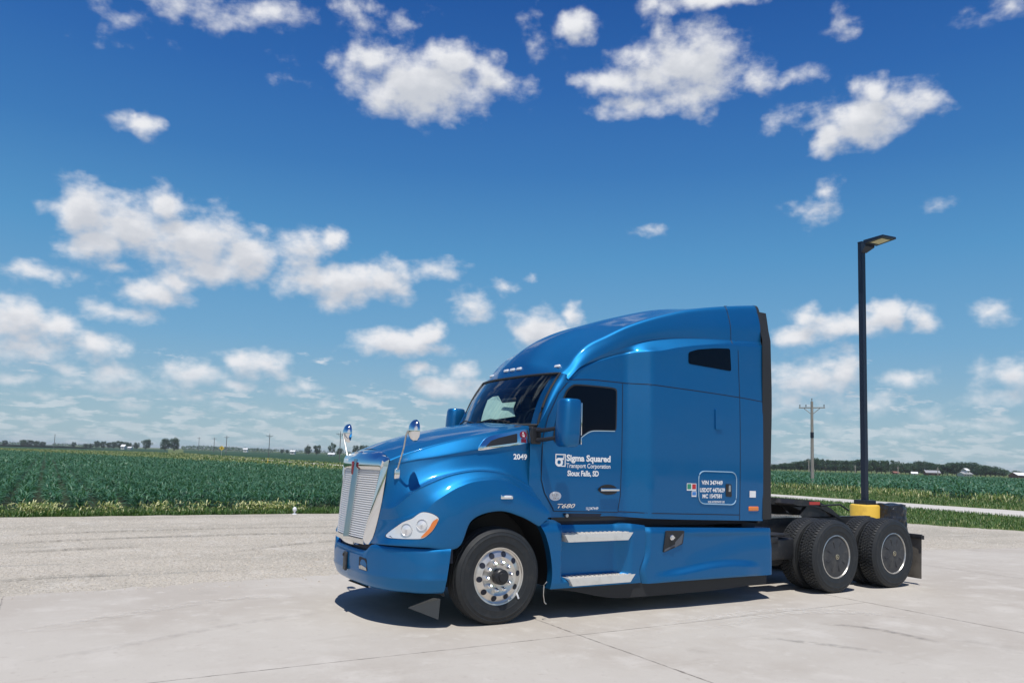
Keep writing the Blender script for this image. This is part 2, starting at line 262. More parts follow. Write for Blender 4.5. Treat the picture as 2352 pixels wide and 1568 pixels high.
MARKS = [([(3.4, -2.5), (3.72, -2.85), (3.8, -3.2), (3.82, -3.7)], .16, (.24, .23, .215), .5), ([(2.2, -2.75), (2.45, -3.05), (2.65, -3.35), (2.85, -3.75)], .16, (.25, .24, .22), .4),
 ([(1.6, -1.85), (2.6, -1.80), (3.5, -1.75), (4.2, -1.95), (4.8, -2.5)], .22, (.66, .63, .58), .7), ([(1.9, -2.3), (2.8, -2.05), (3.7, -1.98), (4.4, -2.3), (4.9, -2.9)], .25, (.64, .61, .56), .6),
 ([(-4.5, .2), (-3.2, .9), (-2.2, 1.3), (-1.4, 1.2)], .30, (.62, .59, .54), .5), ([(-4.4, -1.0), (-3.4, -.6), (-2.4, -.1), (-1.5, .1)], .18, (.30, .28, .26), .16),
 ([(-5.2, 8.0), (-3.0, 8.5), (-.5, 8.7), (3, 8.4)], .22, (.20, .185, .15), .8), ([(-5.2, 9.4), (-3.0, 9.9), (-.5, 10.1), (4, 10.0)], .2, (.20, .185, .15), .75), ([(-4.9, 6.6), (-3.6, 6.9), (-2.6, 7.0)], .25, (.19, .175, .145), .7), ([(-1.6, 5.6), (.2, 6.8), (2.2, 7.3), (4.5, 7.2)], .2, (.22, .205, .17), .7), ([(-4.7, 3.6), (-3.9, 3.75), (-3.2, 3.7)], .18, (.18, .17, .14), .7)]
# ================================================================ TRUCK (x rearwards, -y driver's side, z up; front axle at x=0)
truck = empty('semi_truck')
tag(truck, 'blue semi truck tractor with high roof sleeper parked on the concrete', 'truck')
def part(mb, name, m, parent=truck, **k): return mb.build(name, m, parent, **k)
def pair(mb, name, m, parent=truck, **k): mb.build(name, m, parent, **k); return mb.mirror().build(name, m, parent, **k)
# ---- hood and fenders: one control net, mirrored
r0 = [(-1.067, 0, 1.818), (-.97, 0, 1.862), (-.84, 0, 1.915), (-.62, 0, 1.985), (-.35, 0, 2.055), (-.1, 0, 2.11), (.1, 0, 2.148), (.26, 0, 2.175)]
r3 = [(-1.107, -.70, 1.707), (-.977, -.74, 1.766), (-.821, -.78, 1.822), (-.612, -.82, 1.889), (-.35, -.87, 1.96), (-.103, -.91, 2.017), (.156, -.94, 2.071), (.452, -.96, 2.128)]
r5 = [(-1.146, -.64, 1.268), (-1.07, -.80, 1.278), (-.954, -.90, 1.39), (-.758, -.95, 1.505), (-.501, -.985, 1.59), (-.171, -1.0, 1.64), (.154, -1.02, 1.613), (.459, -1.03, 1.473)]
r6 = [(-1.153, -.62, 1.176), (-1.085, -.86, 1.21), (-.939, -.99, 1.368), (-.753, -1.05, 1.476), (-.514, -1.075, 1.562), (-.2, -1.085, 1.603), (.121, -1.08, 1.56), (.465, -1.065, 1.416)]
r7 = [(-1.161, -.58, 1.059), (-1.06, -.92, 1.085), (-.861, -1.1, 1.19), (-.727, -1.165, 1.3), (-.492, -1.19, 1.435), (-.25, -1.2, 1.495), (.06, -1.2, 1.485), (.53, -1.165, 1.27)]
r8 = [(-1.171, -.52, .916), (-1.101, -.86, .93), (-.88, -1.12, .95), (-.633, -1.2, 1.08), (-.424, -1.222, 1.25), (-.118, -1.226, 1.345), (.212, -1.222, 1.298), (.612, -1.2, 1.15)]
r9 = [(-1.187, -.46, .814), (-1.15, -.83, .835), (-.86, -1.13, .835), (-.519, -1.19, .837), (-.364, -1.212, 1.113), (-.056, -1.218, 1.203), (.233, -1.214, 1.142), (.487, -1.195, 1.03)]
def lerp(a, b, s, k=None):
    return [tuple(p[i]+(q[i]-p[i])*(s if not k else k[i]) for i in range(3)) for p, q in zip(a, b)]
r1 = lerp(r0, r3, .33, (.11, .33, .11)); r2 = lerp(r0, r3, .72, (.55, .72, .50)); r2b = lerp(r0, r3, .93, (.9, .93, .86))
r3b = [(x, y-.012, z-.020) for x, y, z in r3]
rC0 = [(-1.118, -.69, 1.655), (-1.0, -.755, 1.68), (-.876, -.812, 1.714), (-.654, -.880, 1.757), (-.372, -.938, 1.817), (-.068, -.970, 1.879), (.2, -.985, 1.915), (.455, -.998, 1.94)]
rC1 = [(x, y+.004, z-.018) for x, y, z in rC0]
r4 = lerp(r3, r5, .55, (.55, .60, .60)); r4 = [(x, y+.012, z) for x, y, z in r4]
r5b = lerp(r5, r6, .5, (.5, .35, .6))
r6a = [(x, y+.006, z+.018) for x, y, z in r6]; r6a[0] = r6[0][:2]+(r6[0][2]+.01,); r6b = lerp(r6, r7, .5, (.5, .42, .5))
r7a = [(x, y+.012, z+.02) for x, y, z in r7]; r7a[0] = r7[0][:2]+(r7[0][2]+.01,)
r10 = [(x+(.02 if i < 4 else 0), y+.045, z) for i, (x, y, z) in enumerate(r9)]
hood_net = [r0, r1, r2, r2b, r3, r3b, rC0, rC1, r4, r5, r6a, r6, r6b, r7a, r7, r8, r9, r10]
hm = MB().grid(patch(hood_net, 6, 8)[::-1]).both()
hood = part(hm, 'hood', paint, sharp=50)
hood_bvh = BVHTree.FromPolygons([Vector(v) for v in hm.v], hm.f)
# wheel wells (black liners) and closing panels
w = MB()
for s in (1,):
    A = [R(a) for a in range(-14, 195, 8)]
    P = [[(.05+.70*math.cos(a), y, .50+.70*math.sin(a)) for a in A] for y in (-1.17, -.62)]
    w.grid(P); w.prism([(.05+.70*math.cos(a), .50+.70*math.sin(a)) for a in A], (-.62, -.60))
pair(w, 'wheel_well_liner', rubber)
# ---- cab / sleeper surfaces
XB = 3.98
def ys(x, z):
    return -(1.04+.185*(.75*np.clip((np.asarray(x, float)-1.81)/.23, 0, 1)+.25*sst(x, 1.78, 2.07))-.010*((np.asarray(z, float)-1.9)/.8)**2+.0*x)
G = {}
cen = [(.75, 2.77), (.80, 2.90), (.87, 3.0), (1.1, 3.215), (1.5, 3.44), (1.9, 3.585), (2.25, 3.70), (3.07, 3.905), (XB, 3.975)]
rid = [(.765, 2.77), (.81, 2.89), (.874, 2.965), (1.1, 3.175), (1.49, 3.405), (1.884, 3.555), (2.244, 3.68), (3.07, 3.89), (XB, 3.97)]
cre = [(.88, 2.765), (.963, 2.836), (1.077, 2.978), (1.251, 3.132), (1.514, 3.269), (1.812, 3.417), (2.29, 3.595), (2.794, 3.737), (3.487, 3.865), (XB, 3.935)]
crY = [(.88, .945), (1.25, .96), (1.8, 1.0), (2.3, 1.03), (2.8, 1.05), (XB, 1.08)]
val = [(.925, 2.692), (1.0, 2.765), (1.092, 2.845), (1.311, 2.966), (1.609, 3.093), (1.908, 3.194), (2.225, 3.278), (2.723, 3.349), (3.396, 3.392), (XB, 3.42)]
vaY = [(.925, 1.045), (1.3, 1.03), (1.75, 1.025), (2.2, 1.055), (2.7, 1.10), (3.4, 1.165), (XB, 1.185)]
led = [(1.7, 3.06), (1.867, 3.10), (2.127, 3.125), (2.483, 3.2), (2.837, 3.263), (3.355, 3.33), (XB, 3.37)]
sea = [(.915, 2.688), (1.3, 2.715), (1.73, 2.712), (2.08, 2.70), (3.55, 2.64), (XB, 2.61)]
NC = 56
def line(x0, f):
    X = x0+(XB-x0)*np.linspace(0, 1, NC)**1.25; return np.array([f(x) for x in X])
def ledz(x):
    v = curve(val, x); a = curve(led, max(x, 1.7)); b = v-.012-.06*min(max((x-.93)/.8, 0), 1); k = sst(x, 1.55, 1.9); return b*(1-k)+a*k
def mixg(a, b, s, dz=0, dy=0): return a*(1-s)+b*s+np.array([0, dy, dz])
g0 = line(.75, lambda x: (x, 0, curve(cen, x))); g1 = line(.755, lambda x: (x, -.18, curve(cen, x)-.004))
g2 = line(.765, lambda x: (x, -.35, curve(rid, x)))
g4 = line(.88, lambda x: (x, -curve(crY, x), curve(cre, x)))
g3 = mixg(g2, g4, .40, -.004); g3b = mixg(g2, g4, .85, .0)
g6 = line(.925, lambda x: (x, -curve(vaY, x), curve(val, x)))
tk = np.linspace(0, 1, NC)[:, None]
g5 = mixg(g4, g6, .25)+np.array([0, -.030, .0])*(0.35+.65*tk); g5b = mixg(g4, g6, .62)+np.array([0, -.034, .01])*(0.35+.65*tk)
g5c = mixg(g4, g6, .93)+np.array([0, -.006, .0])
g7 = line(.923, lambda x: (x, ys(x, 3)*(.45+.55*(1-sst(x, 1.5, 1.8)))-(.55*sst(x, 1.5, 1.8))*curve(vaY, x), ledz(x)*.55+curve(val, x)*.45))
g8 = line(.921, lambda x: (x, ys(x, 3)+.012, ledz(x)+.004)); g8b = line(.92, lambda x: (x, ys(x, 3), ledz(x)-.025*sst(x, 1.2, 1.9)-.002))
g9 = line(.917, lambda x: (x, ys(x, 2.95), ledz(x)*.5+curve(sea, x)*.5)); g10 = line(.915, lambda x: (x, ys(x, 2.7), curve(sea, x)))
rows = [g0, g1, g2, g3, g3b, g4, g5, g5b, g5c, g6, g7, g8, g8b, g9, g10]
net = np.array(rows)
top = MB().grid(crom(net, 4)[::-1])
rf = part(top.both(), 'roof_fairing', paint, sharp=60)
roof_bvh = BVHTree.FromPolygons([Vector(v) for v in top.v], top.f)
# lower cab and sleeper side, from the seam to the sill
xf = [(1.10, .70), (1.2, .60), (1.35, .48), (1.5, .43), (2.0, .43), (2.14, .53), (2.4, .70), (2.69, .915)]
zb = [(.5, 1.10), (1.6, 1.11), (1.75, 1.10), (XB, 1.03)]
P = []
for zz in np.linspace(0, 1, 26):
    row = []
    for u in np.linspace(0, 1, 70):
        z0 = 1.1+(2.69-1.1)*zz; x0 = curve(xf, z0); x = x0+(XB-x0)*u
        z = curve(zb, x)*(1-zz)+curve(sea, x)*zz; row.append((x, float(ys(x, z)), z))
    P.append(row)
side = MB().grid(P)
pair(side, 'cab_side', paint, sharp=60)
# floor, rear wall and inner bulkhead, sill returns
w = MB(); w.box((2.35, 0, 1.09), (3.2, 2.05, .06)); w.box((.95, 0, 1.35), (.9, 1.9, .5)); part(w, 'cab_floor', plastic)
w = MB(); w.prism([(XB-.07, 1.0), (XB-.07, 2.0), (XB-.02, 2.0), (XB-.02, 1.0)], (-1.19, 1.19)); w.box((XB-.045, 0, 2.42), (.05, 2.37, 1.95)); w.box((XB-.045, 0, 3.6), (.05, 2.1, .6)); part(w, 'rear_wall', plastic)
# windscreen, pillar, header
def wind(y, s):     # s 0 bottom .. 1 top
    k = abs(y)**2.6
    b = np.array((.30+.28*k, y*.955, 2.135+.01*k)); t_ = np.array((.752+.13*k, y*.945, 2.768)); p = b*(1-s)+t_*s
    return p+np.array((-.035*math.sin(math.pi*s), 0, .02*math.sin(math.pi*s)))
Y = np.linspace(-1, 1, 41)
part(MB().grid([[wind(y, s) for y in Y] for s in np.linspace(.03, .985, 12)][::-1]), 'windscreen', wglass)
w = MB()            # rubber surround of the windscreen
loop = [wind(y, .0) for y in Y]+[wind(1, s) for s in np.linspace(.1, .9, 9)]+[wind(y, 1) for y in Y[::-1]]+[wind(-1, s) for s in np.linspace(.9, .1, 9)]
w.tube([p+np.array((-.004, 0, 0)) for p in loop]+[loop[0]], .016, 6, caps=False); part(w, 'windscreen_seal', rubber)
P = []
for s in np.linspace(-.02, 1.0, 14):
    a = wind(-1, s)+np.array((.005, -.012, 0)); x1 = curve(xf, max(a[2], 1.2)); b = np.array((x1+.004, float(ys(x1, a[2])), a[2]-.02*s))
    P.append([a, a*.7+b*.3+np.array((-.012, -.022, 0)), a*.3+b*.7+np.array((-.010, -.018, 0)), b])
pl = MB().grid(np.swapaxes(crom(np.swapaxes(np.array(P), 0, 1), 3), 0, 1)); pair(pl, 'windscreen_pillar', paint, sharp=None)
# cowl below the windscreen, black, with wipers
w = MB(); cw = []
for y in np.linspace(-1, 1, 21):
    k = abs(y)**2.4; cw.append([(.20+.22*k, y*.95, 2.10-.02*k), (.27+.25*k, y*.95, 2.125), tuple(wind(y, .0)+np.array((0, 0, -.005))), tuple(wind(y, .0)+np.array((.25, 0, -.03)))])
w.grid(cw, flip=False); part(w, 'cowl', plastic)
for y0 in (-.62, .12):
    w = MB(); w.tube([(.33, y0, 2.14), wind(y0-.05, .06)+np.array((-.03, 0, .0)), wind(y0+.30, .10)+np.array((-.03, 0, .01)), wind(y0+.62 if y0 < 0 else y0+.55, .06)+np.array((-.028, 0, .0))], .008, 6); part(w, 'wiper', rubber)
w = MB()
cc = [[(.42, -.95, 1.95), (.44, -.985, 1.95), (.50, -1.03, 1.95)], [(.42, -.95, 2.12), (.44, -.985, 2.10), (.50, -1.03, 2.08)], [(.53, -.90, 2.145), (.54, -.98, 2.15), (.545, -1.045, 2.13)], [(.60, -.93, 2.16), (.60, -.99, 2.165), (.60, -1.045, 2.15)]]
part(w.both(), 'cowl_cheek', paint) if False else None
# interior
w = MB(); w.rbox((.62, 0, 2.05), (.62, 1.85, .16), .04); w.rbox((.55, -.5, 2.13), (.32, .5, .07), .03); part(w, 'dashboard', interior)
w = MB(); st = [(.80+.02*math.cos(a), -.5+.22*math.sin(a), 2.18+.18*math.cos(a)) for a in np.linspace(0, 2*math.pi, 25)]; w.tube(st, .016, 8, caps=False); w.tube([(.80, -.72, 2.18), (.80, -.28, 2.18)], .014, 6); part(w, 'steering_wheel', interior)
for y in (-.52, .52):
    w = MB(); w.rbox((1.35, y, 2.05), (.16, .5, .72), .06); w.rbox((1.36, y, 2.5), (.12, .28, .2), .05); w.rbox((1.15, y, 1.72), (.5, .5, .16), .06); part(w, 'seat', interior)
w = MB(); poly = [(.425, .135, 2.206), (.498, .21, 2.342), (.585, .27, 2.49), (.63, .22, 2.535), (.625, .08, 2.538), (.60, -.06, 2.45), (.625, -.38, 2.475), (.565, -.405, 2.36), (.543, -.49, 2.257), (.455, -.2, 2.225)]
w.add([(x, y, z) for x, y, z in poly]+[(x+.008, y, z) for x, y, z in poly], [tuple(range(10)), tuple(reversed(range(10, 20)))]+[(i, (i+1) % 10, (i+1) % 10+10, i+10) for i in range(10)]); part(w, 'pale_panel', clothm, smooth=False)  # irregular pale panel just behind the windscreen glass
w = MB(); w.rbox((.535, -.36, 2.455), (.035, .33, .05), .016); part(w, 'dash_camera', interior)
w = MB(); w.box((1.75, 0, 2.15), (.04, 2.0, 1.9)); w.box((1.5, 0, 2.68), (.9, 1.9, .04)); part(w, 'sleeper_curtain', interior)
# ---- panel gaps and side details, all laid on the side surface
skin = MB(); skin.add(side.v, side.f); skin.add(top.v, top.f); skin_bvh = BVHTree.FromPolygons([Vector(v) for v in skin.v], skin.f)
w = MB(); k = [row[0] for row in P]; w.grid([k, [(x+.0, y+.18, z) for x, y, z in k]]); pair(w, 'cowl_return', paint)
def on(x, z, d=0):
    h = skin_bvh.ray_cast(Vector((x, -3, z)), Vector((0, 1, 0)))
    return (x, (h[0].y if h[0] else float(ys(x, z)))-d, z)
def ribbon(pts, wd=.010, d=.0015):                  # dark rubber seal following the surface
    m_ = MB(); pts = crom(np.array(pts, float), 5); V = []
    for i, p in enumerate(pts):
        t_ = pts[min(i+1, len(pts)-1)]-pts[max(i-1, 0)]; n_ = np.array((-t_[1], t_[0]))/max(np.hypot(*t_), 1e-6)*wd/2
        V.append([on(p[0]+n_[0], p[1]+n_[1], d), on(p[0]-n_[0], p[1]-n_[1], d)])
    return m_.grid(V)
def dense(pts, n=8):
    out = []
    for a, b in zip(pts[:-1], pts[1:]): out += [tuple(np.array(a)*(1-k/n)+np.array(b)*k/n) for k in range(n)]
    return out+[pts[-1]]
w = MB()
for q in ([(x, float(curve(sea, x))) for x in np.linspace(.93, XB, 30)], [(3.46, 3.86), (3.52, 3.4), (3.545, 2.7), (3.55, 1.9), (3.55, 1.05)][1:], dense([(1.70, 1.16), (3.54, 1.115)])):
    k = ribbon(q); w.add(k.v, k.f)
pair(w, 'panel_seam', gap_m)
w = MB()                                            # seam round the roof at the rear section
sm = []
for row in crom(net, 4):
    i = int(np.argmin(abs(row[:, 0]-3.46))); sm.append(row[i])
sm = np.array(sm); sm = sm[:46]
w.tube([p+np.array((0, -.001, .001)) for p in sm], .005, 4, caps=False); part(w.both(), 'roof_seam', gap_m)
dl = [(.925, 2.655), (.80, 2.52), (.66, 2.24), (.60, 2.02), (.59, 1.80), (.59, 1.53), (.64, 1.38), (.78, 1.175)]
def surfpatch(poly, d, n=10, thick=None):           # filled polygon (x,z) draped over the side surface
    bm = bmesh.new(); vs_ = [bm.verts.new((x, 0, z)) for x, z in poly]; f = bm.faces.new(vs_); f.normal_update()
    if f.normal.y > 0: f.normal_flip()
    bmesh.ops.triangulate(bm, faces=bm.faces[:])
    for _ in range(n):
        L = [e for e in bm.edges if e.calc_length() > .12]
        if not L: break
        bmesh.ops.subdivide_edges(bm, edges=L, cuts=1); bmesh.ops.triangulate(bm, faces=bm.faces[:])
    for v in bm.verts: v.co = Vector(on(v.co.x, v.co.z, d))
    if thick:
        be = [e for e in bm.edges if e.is_boundary]; r_ = bmesh.ops.extrude_edge_only(bm, edges=be)
        for v in [q for q in r_['geom'] if isinstance(q, bmesh.types.BMVert)]: v.co.y += thick
    bm.verts.index_update(); V = [tuple(v.co) for v in bm.verts]; F = [[v.index for v in q.verts] for q in bm.faces]; bm.free()
    return MB().add(V, F)
def smoothpoly(pts, n=4): 
    p = np.array(list(pts)+[pts[0]], float); out = []
    k = len(pts)
    for i in range(k):
        a, b, c_, d_ = (np.array(pts[(i+j) % k], float) for j in (-1, 0, 1, 2))
        for q in range(n):
            u = q/n; out.append(tuple(.5*((2*b)+(-a+c_)*u+(2*a-5*b+4*c_-d_)*u*u+(-a+3*b-3*c_+d_)*u**3)))
    return out
def roundpoly(pts, r, n=4):
    out = []; k = len(pts)
    for i in range(k):
        a, b, c_ = (np.array(pts[(i+j) % k], float) for j in (-1, 0, 1)); u = (a-b)/np.linalg.norm(a-b); v = (c_-b)/np.linalg.norm(c_-b)
        p, q = b+u*r, b+v*r
        for s in range(n+1):
            s /= n; out.append(tuple(p*(1-s)**2+b*2*s*(1-s)+q*s*s))
    return out
def mirror_obj(o):                                  # the same part on the passenger side, mesh mirrored
    def go_(src, par):
        me = src.data.copy(); me.transform(Matrix.Scale(-1, 4, (0, 1, 0))); me.flip_normals()
        c_ = src.copy(); c_.data = me; C.objects.link(c_); c_.parent = par
        for ch in src.children: go_(ch, c_)
        return c_
    return go_(o, o.parent)
doorpoly = dl+[(1.69, 1.155), (1.725, 1.35), (1.735, 2.0), (1.737, 2.695), (1.4, 2.695), (1.05, 2.69)]
door = part(surfpatch(doorpoly, .005, thick=.012), 'door', paint, sharp=30)
w = ribbon(dense(dl+[(1.69, 1.155), (1.725, 1.35), (1.735, 2.0), (1.737, 2.70)]), .009, .0065); part(w, 'door_seal', gap_m, door)
winpoly = smoothpoly([(.868, 2.482), (.912, 2.567), (.985, 2.627), (1.06, 2.645), (1.3, 2.648), (1.58, 2.642), (1.640, 2.622), (1.650, 2.58), (1.648, 2.35), (1.645, 2.18), (1.635, 2.135), (1.59, 2.125), (1.35, 2.118), (1.25, 2.105), (1.16, 2.06), (1.06, 1.985), (.99, 1.95), (.86, 1.95), (.755, 1.96), (.735, 2.05), (.79, 2.3)])
w = surfpatch(winpoly, .011); part(w, 'door_window_surround', rubber, door)
cxy = np.mean(np.array(winpoly), 0); wp2 = [(x+(cxy[0]-x)*.045, z+(cxy[1]-z)*.05) for x, z in winpoly]
part(surfpatch(wp2, .014), 'door_window', glass_k, door)
w = ribbon([(1.06, 1.972), (1.16, 2.045), (1.25, 2.095), (1.35, 2.11), (1.62, 2.118)], .009, .013); part(w, 'window_trim', chrome, door)
# door handle in its dark oval pocket
w = surfpatch(smoothpoly([(1.388, 1.424), (1.44, 1.465), (1.53, 1.482), (1.62, 1.468), (1.678, 1.425), (1.65, 1.378), (1.532, 1.36), (1.43, 1.385)]), .008); hp = part(w, 'door_handle', plastic, door)
w = MB().rbox((1.535, -1.086, 1.422), (.275, .028, .036), .010); part(w, 'handle_grip', chrome, hp)
part(surfpatch(smoothpoly([(.705, 1.345), (.727, 1.38), (.786, 1.396), (.845, 1.38), (.866, 1.345), (.845, 1.308), (.786, 1.293), (.727, 1.308)]), .0085), 'oval_sticker', white, door)
# rocker pocket below the door
w = surfpatch([(.90, 1.148), (1.46, 1.138), (1.43, 1.105), (.93, 1.105)], .002); part(w, 'sill_recess', gap_m)
w = MB().lathe([(.0, -.02), (.02, -.02), (.022, 0)], (.935, -1.055, 1.125), 14); part(w, 'sill_lock', satin)
# sleeper window, hatch, lights
sw = roundpoly([(2.645, 3.155), (2.80, 3.205), (3.10, 3.25), (3.375, 3.272), (3.398, 2.975), (2.645, 3.01)], .035)
part(surfpatch(sw, .004), 'sleeper_window', glass_k)
w = surfpatch(roundpoly([(3.095, 2.468), (3.215, 2.468), (3.215, 2.20), (3.095, 2.20)], .02), .016, thick=.02); part(w, 'grab_handle_cover', paint)
hx = roundpoly([(2.814, 1.668), (3.479, 1.662), (3.479, 1.243), (2.820, 1.262)], .11, 8)
w = surfpatch(hx, .004, thick=.006); hatch = part(w, 'storage_hatch', paint)
w = MB().tube([on(x, z, .006) for x, z in hx]+[on(*hx[0], .006)], .0065, 6, caps=False); part(w, 'hatch_trim', mat('pale_blue_trim', (.30, .48, .62), .4), hatch)
w = surfpatch(roundpoly([(3.285, 1.512), (3.385, 1.508), (3.395, 1.345), (3.29, 1.35)], .02), .009); lt = part(w, 'hatch_latch', plastic, hatch)
w = MB().rbox((3.355, -1.222, 1.455), (.042, .02, .09), .008); part(w, 'latch_paddle', satin, lt)
w = MB().rbox((3.802, -1.208, 1.192), (.18, .045, .06), .012); part(w, 'side_marker', amber)
# trim sticker square near the rear edge
part(surfpatch([(3.721, 1.425), (3.837, 1.423), (3.837, 1.338), (3.721, 1.340)], .006), 'rear_sticker', white)
greenm = mat('green_sticker', (.03, .28, .16), .5); redm = mat('red_sticker', (.5, .03, .04), .5); bluem = mat('blue_sticker', (.05, .22, .6), .5)
for (x0, x1, z0, z1, mm) in ((2.619, 2.698, 1.424, 1.514, greenm), (2.699, 2.778, 1.424, 1.512, redm), (2.702, 2.782, 1.348, 1.417, bluem)):
    s_ = part(surfpatch([(x0, z0), (x1, z0), (x1, z1), (x0, z1)], .005), 'permit_sticker', white)
    part(surfpatch([(x0+.008, z0+.018), (x1-.008, z0+.018), (x1-.008, z1-.008), (x0+.008, z1-.008)], .0065), 'sticker_field', mm, s_)
# ---- lettering
def text(body, x0, x1, z0, z1, d, m_, parent, name='lettering', bold=0.0, shear=0, surf=None, skew=0):
    cu = bpy.data.curves.new('lettering', 'FONT'); cu.body = body; cu.size = 1; cu.offset = bold; cu.shear = shear; cu.resolution_u = 3
    o = bpy.data.objects.new('lettering', cu); C.objects.link(o); bpy.context.view_layer.update()
    dg = bpy.context.evaluated_depsgraph_get(); me = bpy.data.meshes.new_from_object(o.evaluated_get(dg)); bpy.data.objects.remove(o)
    co = np.array([v.co[:] for v in me.vertices]); mn, mxx = co.min(0), co.max(0)
    bm = bmesh.new(); bm.from_mesh(me)
    for v in bm.verts:
        x = x0+(v.co.x-mn[0])/(mxx[0]-mn[0])*(x1-x0); z = z0+(v.co.y-mn[1])/(mxx[1]-mn[1])*(z1-z0)+skew*(x-x0)
        v.co = Vector((surf or on)(x, z, d))
    bm.to_mesh(me); bm.free(); me.materials.clear(); me.materials.append(m_)
    o = bpy.data.objects.new(name, me); C.objects.link(o); o.parent = parent; return o
tw = dict(d=.0085, m_=white, parent=door)
text('Sigma Squared', .925, 1.563, 1.722, 1.822, bold=.040, **tw)
text('Transport Corporation', .925, 1.563, 1.652, 1.722, bold=.012, **tw)
text('Sioux Falls, SD', .943, 1.393, 1.562, 1.640, bold=.036, **tw)
text('T680', .817, 1.065, 1.208, 1.258, .010, chrome, door, 'badge_lettering', .02, .35)
text('1LJ347449', 1.223, 1.399, 1.176, 1.218, bold=.01, **tw)
text('VIN 347449', 2.863, 3.229, 1.497, 1.552, .0075, white, hatch, bold=.036)
text('USDOT 4473629', 2.836, 3.268, 1.404, 1.460, .0075, white, hatch, bold=.036)
text('MC 1547581', 2.883, 3.217, 1.329, 1.382, .0075, white, hatch, bold=.036)
text('FOR INTERSTATE USE', 2.979, 3.267, 1.268, 1.297, .0075, white, hatch, bold=.02)
# company mark: square frame with a sigma
w = MB(); L = .771; Rr = .914; T = 1.824; Bt = 1.680
def bar(a, b, c_, d_): return surfpatch([(a, b), (c_, b), (c_, d_), (a, d_)], .0085)
for q in ((L, T-.012, Rr, T), (Rr-.013, Bt, Rr, T-.012), (L, 1.745, L+.012, T-.012), (.845, Bt, Rr-.013, Bt+.012), (.80, 1.757, .888, 1.779)):
    k = bar(*q); w.add(k.v, k.f)
cx_, cz_ = .823, 1.730
V = []
for a in np.linspace(0, 2*math.pi, 41): V.append([on(cx_+.054*math.cos(a), cz_+.050*math.sin(a), .0088), on(cx_+.024*math.cos(a), cz_+.023*math.sin(a), .0088)])
w.grid(V, flip=True); part(w, 'company_mark', white, door)
text('2', .873, .898, 1.782, 1.808, bold=.03, **tw)
redt = mat('faded_sticker_print', (.35, .25, .22), .6)
text('ELD', .745, .825, 1.345, 1.368, .0105, redt, door); text('OK 6', .755, .83, 1.308, 1.332, .0105, redt, door)
mirror_obj(door)
# ---- hood details (draped on the hood surface from outside)
def onhood(x, z, d=0):
    h = hood_bvh.ray_cast(Vector((x, -3, z)), Vector((0, 1, 0)))
    if h[0] is None: return (x, -1.0-d, z)
    n_ = h[1]; n_ = n_ if n_.y < 0 else -n_
    return tuple(h[0]+n_*d)
text('2049', .250, .425, 1.745, 1.810, .003, white, hood, bold=.03, surf=onhood)
def drape(poly, d, thick=None, surf=onhood, mx_=.05):
    global on
    save = on; on = surf
    bm = bmesh.new(); vs_ = [bm.verts.new((x, 0, z)) for x, z in poly]; f = bm.faces.new(vs_); f.normal_update()
    if f.normal.y > 0: f.normal_flip()
    bmesh.ops.triangulate(bm, faces=bm.faces[:])
    for _ in range(12):
        Lq = [e for e in bm.edges if e.calc_length() > mx_]
        if not Lq: break
        bmesh.ops.subdivide_edges(bm, edges=Lq, cuts=1); bmesh.ops.triangulate(bm, faces=bm.faces[:])
    for v in bm.verts: v.co = Vector(surf(v.co.x, v.co.z, d))
    if thick:
        be = [e for e in bm.edges if e.is_boundary]; r_ = bmesh.ops.extrude_edge_only(bm, edges=be)
        for v in [q for q in r_['geom'] if isinstance(q, bmesh.types.BMVert)]: v.co.y += thick
    bm.verts.index_update(); V = [tuple(v.co) for v in bm.verts]; F = [[v.index for v in q.verts] for q in bm.faces]; bm.free(); on = save
    return MB().add(V, F)
# air intake bezel with badge
vb = smoothpoly([(-.192, 1.842), (-.152, 1.9), (-.101, 1.955), (-.033, 1.992), (.097, 2.023), (.258, 2.06), (.40, 2.083), (.428, 2.07), (.436, 2.01), (.434, 1.95), (.40, 1.928), (.141, 1.889), (-.122, 1.845)], 3)
vent = part(drape(vb, .012, .02), 'air_intake_bezel', chrome)
part(drape(roundpoly([(-.105, 1.870), (-.03, 1.94), (.06, 1.975), (.292, 2.035), (.285, 1.932)], .015), .016), 'air_intake_mesh', plastic, vent)
bd = part(drape([(.366+.042*math.cos(a), 2.022+.042*math.sin(a)) for a in np.linspace(0, 2*math.pi, 17)[:-1]], .018), 'round_badge', red_m, vent)
w = MB()
for i in range(4):
    k = drape([(.338+i*.016, 1.935), (.348+i*.016, 1.935), (.348+i*.016, 1.978), (.338+i*.016, 1.978)], .018); w.add(k.v, k.f)
part(w, 'badge_bars', red_m, vent)
text('K', .355, .378, 2.026, 2.050, .020, white, bd, bold=.03, surf=onhood); text('W', .350, .383, 1.995, 2.020, .020, white, bd, bold=.03, surf=onhood)
mirror_obj(vent)
# side turn lamp on the fender
w = MB().rbox(onhood(.036, 1.343, .004), (.15, .02, .044), .008); sl = part(w, 'fender_lamp', chrome)
w = MB().rbox(onhood(.045, 1.343, .014), (.09, .012, .030), .005); part(w, 'lamp_lens', lens, sl)
mirror_obj(sl)
